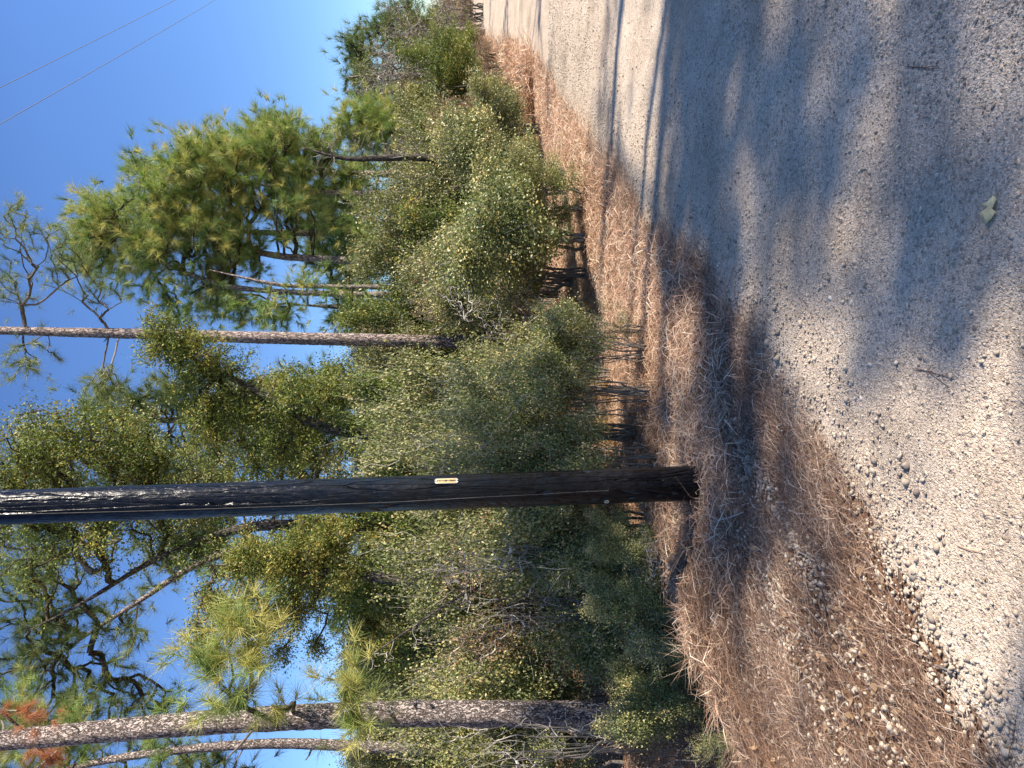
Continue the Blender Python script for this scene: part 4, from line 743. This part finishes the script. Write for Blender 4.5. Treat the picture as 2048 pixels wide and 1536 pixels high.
# leaf, needle bundles and sticks on the ground
def gpt(px, py, lift=0):
    d = fwd + rgt * (768 - py) / F - upv * (px - 1024) / F; z = 0.
    for _ in range(5): t_ = (EYE - z) / -d[2]; z = float(H(d[0] * t_, d[1] * t_))
    return np.array([d[0] * t_, d[1] * t_, z + .005 + lift])
out_ = [(1966, 427), (1974, 421), (1983, 410), (1970, 410), (1984, 403), (1994, 391), (2000, 398), (1996, 412), (1992, 418), (1999, 423), (1993, 436), (1980, 449), (1973, 440)]
pl_ = np.array([gpt(x, y) for x, y in out_]); c0 = pl_.mean(0); n_ = len(pl_); rl = np.random.RandomState(2)
rim = pl_.copy(); rim[:, 2] += .006 + .008 * rl.rand(n_); mid = c0 + (pl_ - c0) * .5; mid[:, 2] += .012; c0[2] += .010
V = np.concatenate([rim, mid, [c0]]); V = np.concatenate([V, V - [0, 0, .0012]]); k_ = 2 * n_ + 1; Fq = []; Ft = []
for i in range(n_):
    j = (i + 1) % n_; Fq += [[i, j, n_ + j, n_ + i], [k_ + i, k_ + n_ + i, k_ + n_ + j, k_ + j], [i, k_ + i, k_ + j, j]]; Ft += [[n_ + i, n_ + j, 2 * n_], [k_ + n_ + j, k_ + n_ + i, k_ + 2 * n_]]
a = Acc(); a.add(V, Fq); a.f.append(np.array(Ft))
o = a.build('fallen_leaf', plain('yellow_green_leaf', (.60, .46, .21), .7, 0, (.68, .55, .28), 60, .3), None, True, c0); o.location = c0; tag(o, 'curled yellowish lobed leaf lying alone on the gravel road', 'leaf')
def needles(paths, label, r=.0011, mat='darktwig', nm='pine_needle_bundle', tone=.8, cat='pine needles'):
    a = Acc(); b0 = gpt(*paths[0][0])
    for pth in paths: tube(a, np.array([gpt(x, y, .003) for x, y in pth]), np.full(len(pth), r), 5, True, 0, None, tone)
    o = a.build(nm, MT[mat], None, True, b0); o.location = b0; tag(o, label, cat); return o
needles([[(1829, 737), (1852, 740), (1880, 749), (1906, 751)], [(1829, 737), (1850, 739), (1890, 751), (1914, 758)], [(1830, 737), (1858, 742), (1880, 758), (1900, 772)]], 'three brown pine needles joined at one end, on the gravel beside the tan stone', .0009, 'straw', tone=.1)
needles([[(1813, 133), (1840, 134), (1888, 138)], [(1813, 133), (1845, 136), (1880, 131)], [(1820, 134), (1870, 139)]], 'dark pine needle bundle in the shade near the right of the road', .0009, 'straw', tone=.05)
needles([[(1664, 195), (1675, 205), (1692, 211)], [(1664, 195), (1680, 206)]], 'short pale twig on the sunlit gravel inside the shade', .0013, 'twig', nm='twig', tone=.9, cat='twig')
needles([[(1918, 1090), (1945, 1100), (1975, 1106)], [(1920, 1092), (1950, 1104), (1966, 1120)]], 'faint straw-coloured needle pair on the brightest gravel', .0011, 'straw', tone=.6)
def stick(pts, r, label, mat='twig', tone=.7, lift=.012):
    a = Acc(); P = np.array([gpt(x, y, lift) for x, y in pts]); tube(a, P, np.linspace(r, r * .5, len(P)), 8, True, .2, np.random.RandomState(1), tone); o = a.build('stick', MT[mat], None, True, P[0]); o.location = P[0]; tag(o, label, 'stick')
stick([(1572, 905), (1585, 907), (1598, 912)], .006, 'short brown stick lying across straw below the pole', 'twig', .6)
stick([(1428, 905), (1420, 925), (1412, 945), (1416, 960)], .010, 'grey crooked root-like stick at the right foot of the pole', 'twig', .55)
stick([(1505, 1024), (1480, 1034), (1455, 1040), (1430, 1050)], .004, 'pale thin twig sticking out of straw left of the pole base', 'twig', 1.0, .05)
stick([(1490, 1180), (1520, 1172), (1540, 1155), (1550, 1135)], .005, 'curved brown twig on shaded straw', 'twig', .5, .02)
stick([(1880, 1330), (1905, 1340), (1920, 1336)], .005, 'brown twig beside cobbles at the road edge', 'twig', .4)
stick([(1832, 1250), (1842, 1232), (1846, 1225)], .006, 'dark red-brown bark piece on straw near the flat brown stone', 'straw', .2)
# orange dead pine bough at the top left
tree('dead_pine_bough', 'orange dead pine bough caught high against the thick near trunk', [(-30, 1405, 6.3, .012), (10, 1425, 6.3, .012), (30, 1450, 6.4, .012), (50, 1462, 6.6, .012)],
     [(45, 1418, 6.3, .05, .06, .05, 4), (75, 1430, 6.3, .04, .05, .05, 3), (15, 1414, 6.3, .04, .05, .05, 3)], 'pine_dead', 21, .002, 1.0, .7, .1, ground=False, cat='bough', K=8, needle=(1.8, .4))
tree('dead_pine_bough', 'rusty dead needles on a twig left of the thick trunk, at the top left corner', [(60, 1545, 7.4, .010), (95, 1520, 7.4, .009), (120, 1495, 7.3, .006)],
     [(100, 1515, 7.4, .1, .1, .12, 8)], 'pine_dead', 22, .002, 1.0, .7, 0, ground=False, cat='bough', K=8, needle=(1.8, .4))
# ------------------------------------------------------------------ pines across the road, right of the frame: their crowns cast the shade on the road
def shade_blob(px, py, h, rx, n=26):
    G = gpt(px, py); return G + S * (h / S[2]), rx * .85, max(5, int(n * .7))
def shade_tree(label, blobs, seed, tx=None, ht=13, dens=1.0):
    NEEDLE[:] = (1, 1, 1)
    cs = [b[0] for b in blobs]; m_ = np.mean(cs, 0); bx, by = (m_[0], m_[1]) if tx is None else tx
    r2 = np.random.RandomState(seed); bz = float(H(bx, by)); zz = np.linspace(bz - .1, ht, 30); P = np.stack([bx + .15 * np.sin(zz * .5), by + .15 * np.cos(zz * .4), zz], 1)
    root = empty('pine_tree', P[0], label, 'tree'); a_ = Acc(); tube(a_, P, np.linspace(.17, .05, 30), 14, True, .1, r2); a_.build('trunk', MT['pinebark_far'], root, True, P[0])
    pts, _ = blobpts([(c, (r, r, r * .8), n) for c, r, n in blobs], r2); N_, par, cnt, ns, ch = grow([P], pts, .2, .2)
    a_ = Acc(); m1_, m2_ = twigmesh(a_, N_, par, cnt, ns, .009, r2, .1, .5, .06); a_.build('branches', MT['darktwig'], root, False, P[0])
    a_ = Acc(); foliate('pine', a_, N_, par, cnt, ns, m1_, m2_, r2, dens * .75, 1.25); a_.build('crown', MT['pine'], root, False, P[0])
SB = shade_blob
shade_tree('pine across the road, outside the photo, nearest of the row', [SB(2000, 60, 13, 1.0, 40), SB(1600, 180, 14, .9, 22), SB(1980, 240, 14, .9, 18), SB(1560, 400, 14, .7, 16), SB(1700, 330, 14, .7, 14), SB(1620, 40, 14, .9, 24), SB(1750, 250, 14, .8, 12), SB(1930, 330, 14, .6, 8), SB(1930, 130, 14, .6, 18), SB(1640, 360, 14, .35, 10), SB(1760, 630, 13, .35, 12), SB(1830, 560, 13.5, .3, 7), SB(1700, 110, 14.5, .8, 14), SB(1830, 330, 14, .35, 5)], 31, (16, -3), ht=16)
shade_tree('pine across the road, outside the photo, second of the row', [SB(1390, 120, 14, 1.0, 90), SB(1400, 300, 14, .9, 80), SB(1400, 210, 14, .9, 60), SB(1440, 420, 14, .7, 36), SB(1480, 90, 15, .7, 34), SB(1530, 230, 15, .7, 26), SB(1400, 520, 13.5, .8, 26), SB(1470, 640, 14, .6, 12), SB(1600, 60, 14, .7, 20), SB(1380, 20, 14, .9, 40)], 32, (18, .2), ht=17, dens=1.8)
def SW(px, py, D, h, rx, n=20): return at(px, py, D) + S * (h / S[2]), rx, n
shade_tree('pine across the road, outside the photo, slim one between second and third', [SW(1180, 1110, 5.6, 7.5, .55, 34), SW(1100, 1230, 5.9, 7.5, .6, 34), SW(1230, 960, 5.6, 7.5, .45, 22), SW(1040, 1330, 6.1, 7.5, .5, 24), SW(1030, 1060, 6.1, 7.5, .5, 24), SW(1290, 1200, 5.2, 7.5, .45, 26),
  SB(1340, 880, 12.5, .4, 24), SB(1380, 960, 12.5, .4, 24), SB(1440, 1100, 12.5, .4, 24), SB(1490, 880, 12.5, .35, 18), SB(1510, 1030, 12.5, .3, 14), SB(1430, 780, 12.5, .4, 18)], 35, (14, 2.2), ht=15, dens=1.3)
shade_tree('pine across the road, outside the photo, third of the row', [SB(1215, 60, 13, .7, 24), SB(1215, 220, 13, .6, 20), SB(1240, 330, 13, .6, 20), SB(1420, 700, 13, .6, 24), SB(1480, 850, 13, .6, 26), SB(1560, 1000, 13, .4, 16), SB(1500, 1150, 13, .5, 20), SB(1660, 1180, 13.5, .22, 8), SB(1480, 980, 12, .5, 24)], 33, (17, 3.2), ht=16)
shade_tree('pine across the road, outside the photo, farthest of the row', [SB(1080, 20, 9, .5, 20), SB(1010, 60, 9, 1.4, 60), SB(985, 120, 10, 1.4, 50), SB(1100, 180, 8, .4, 10), SB(980, 30, 8, 1.5, 40)], 34)
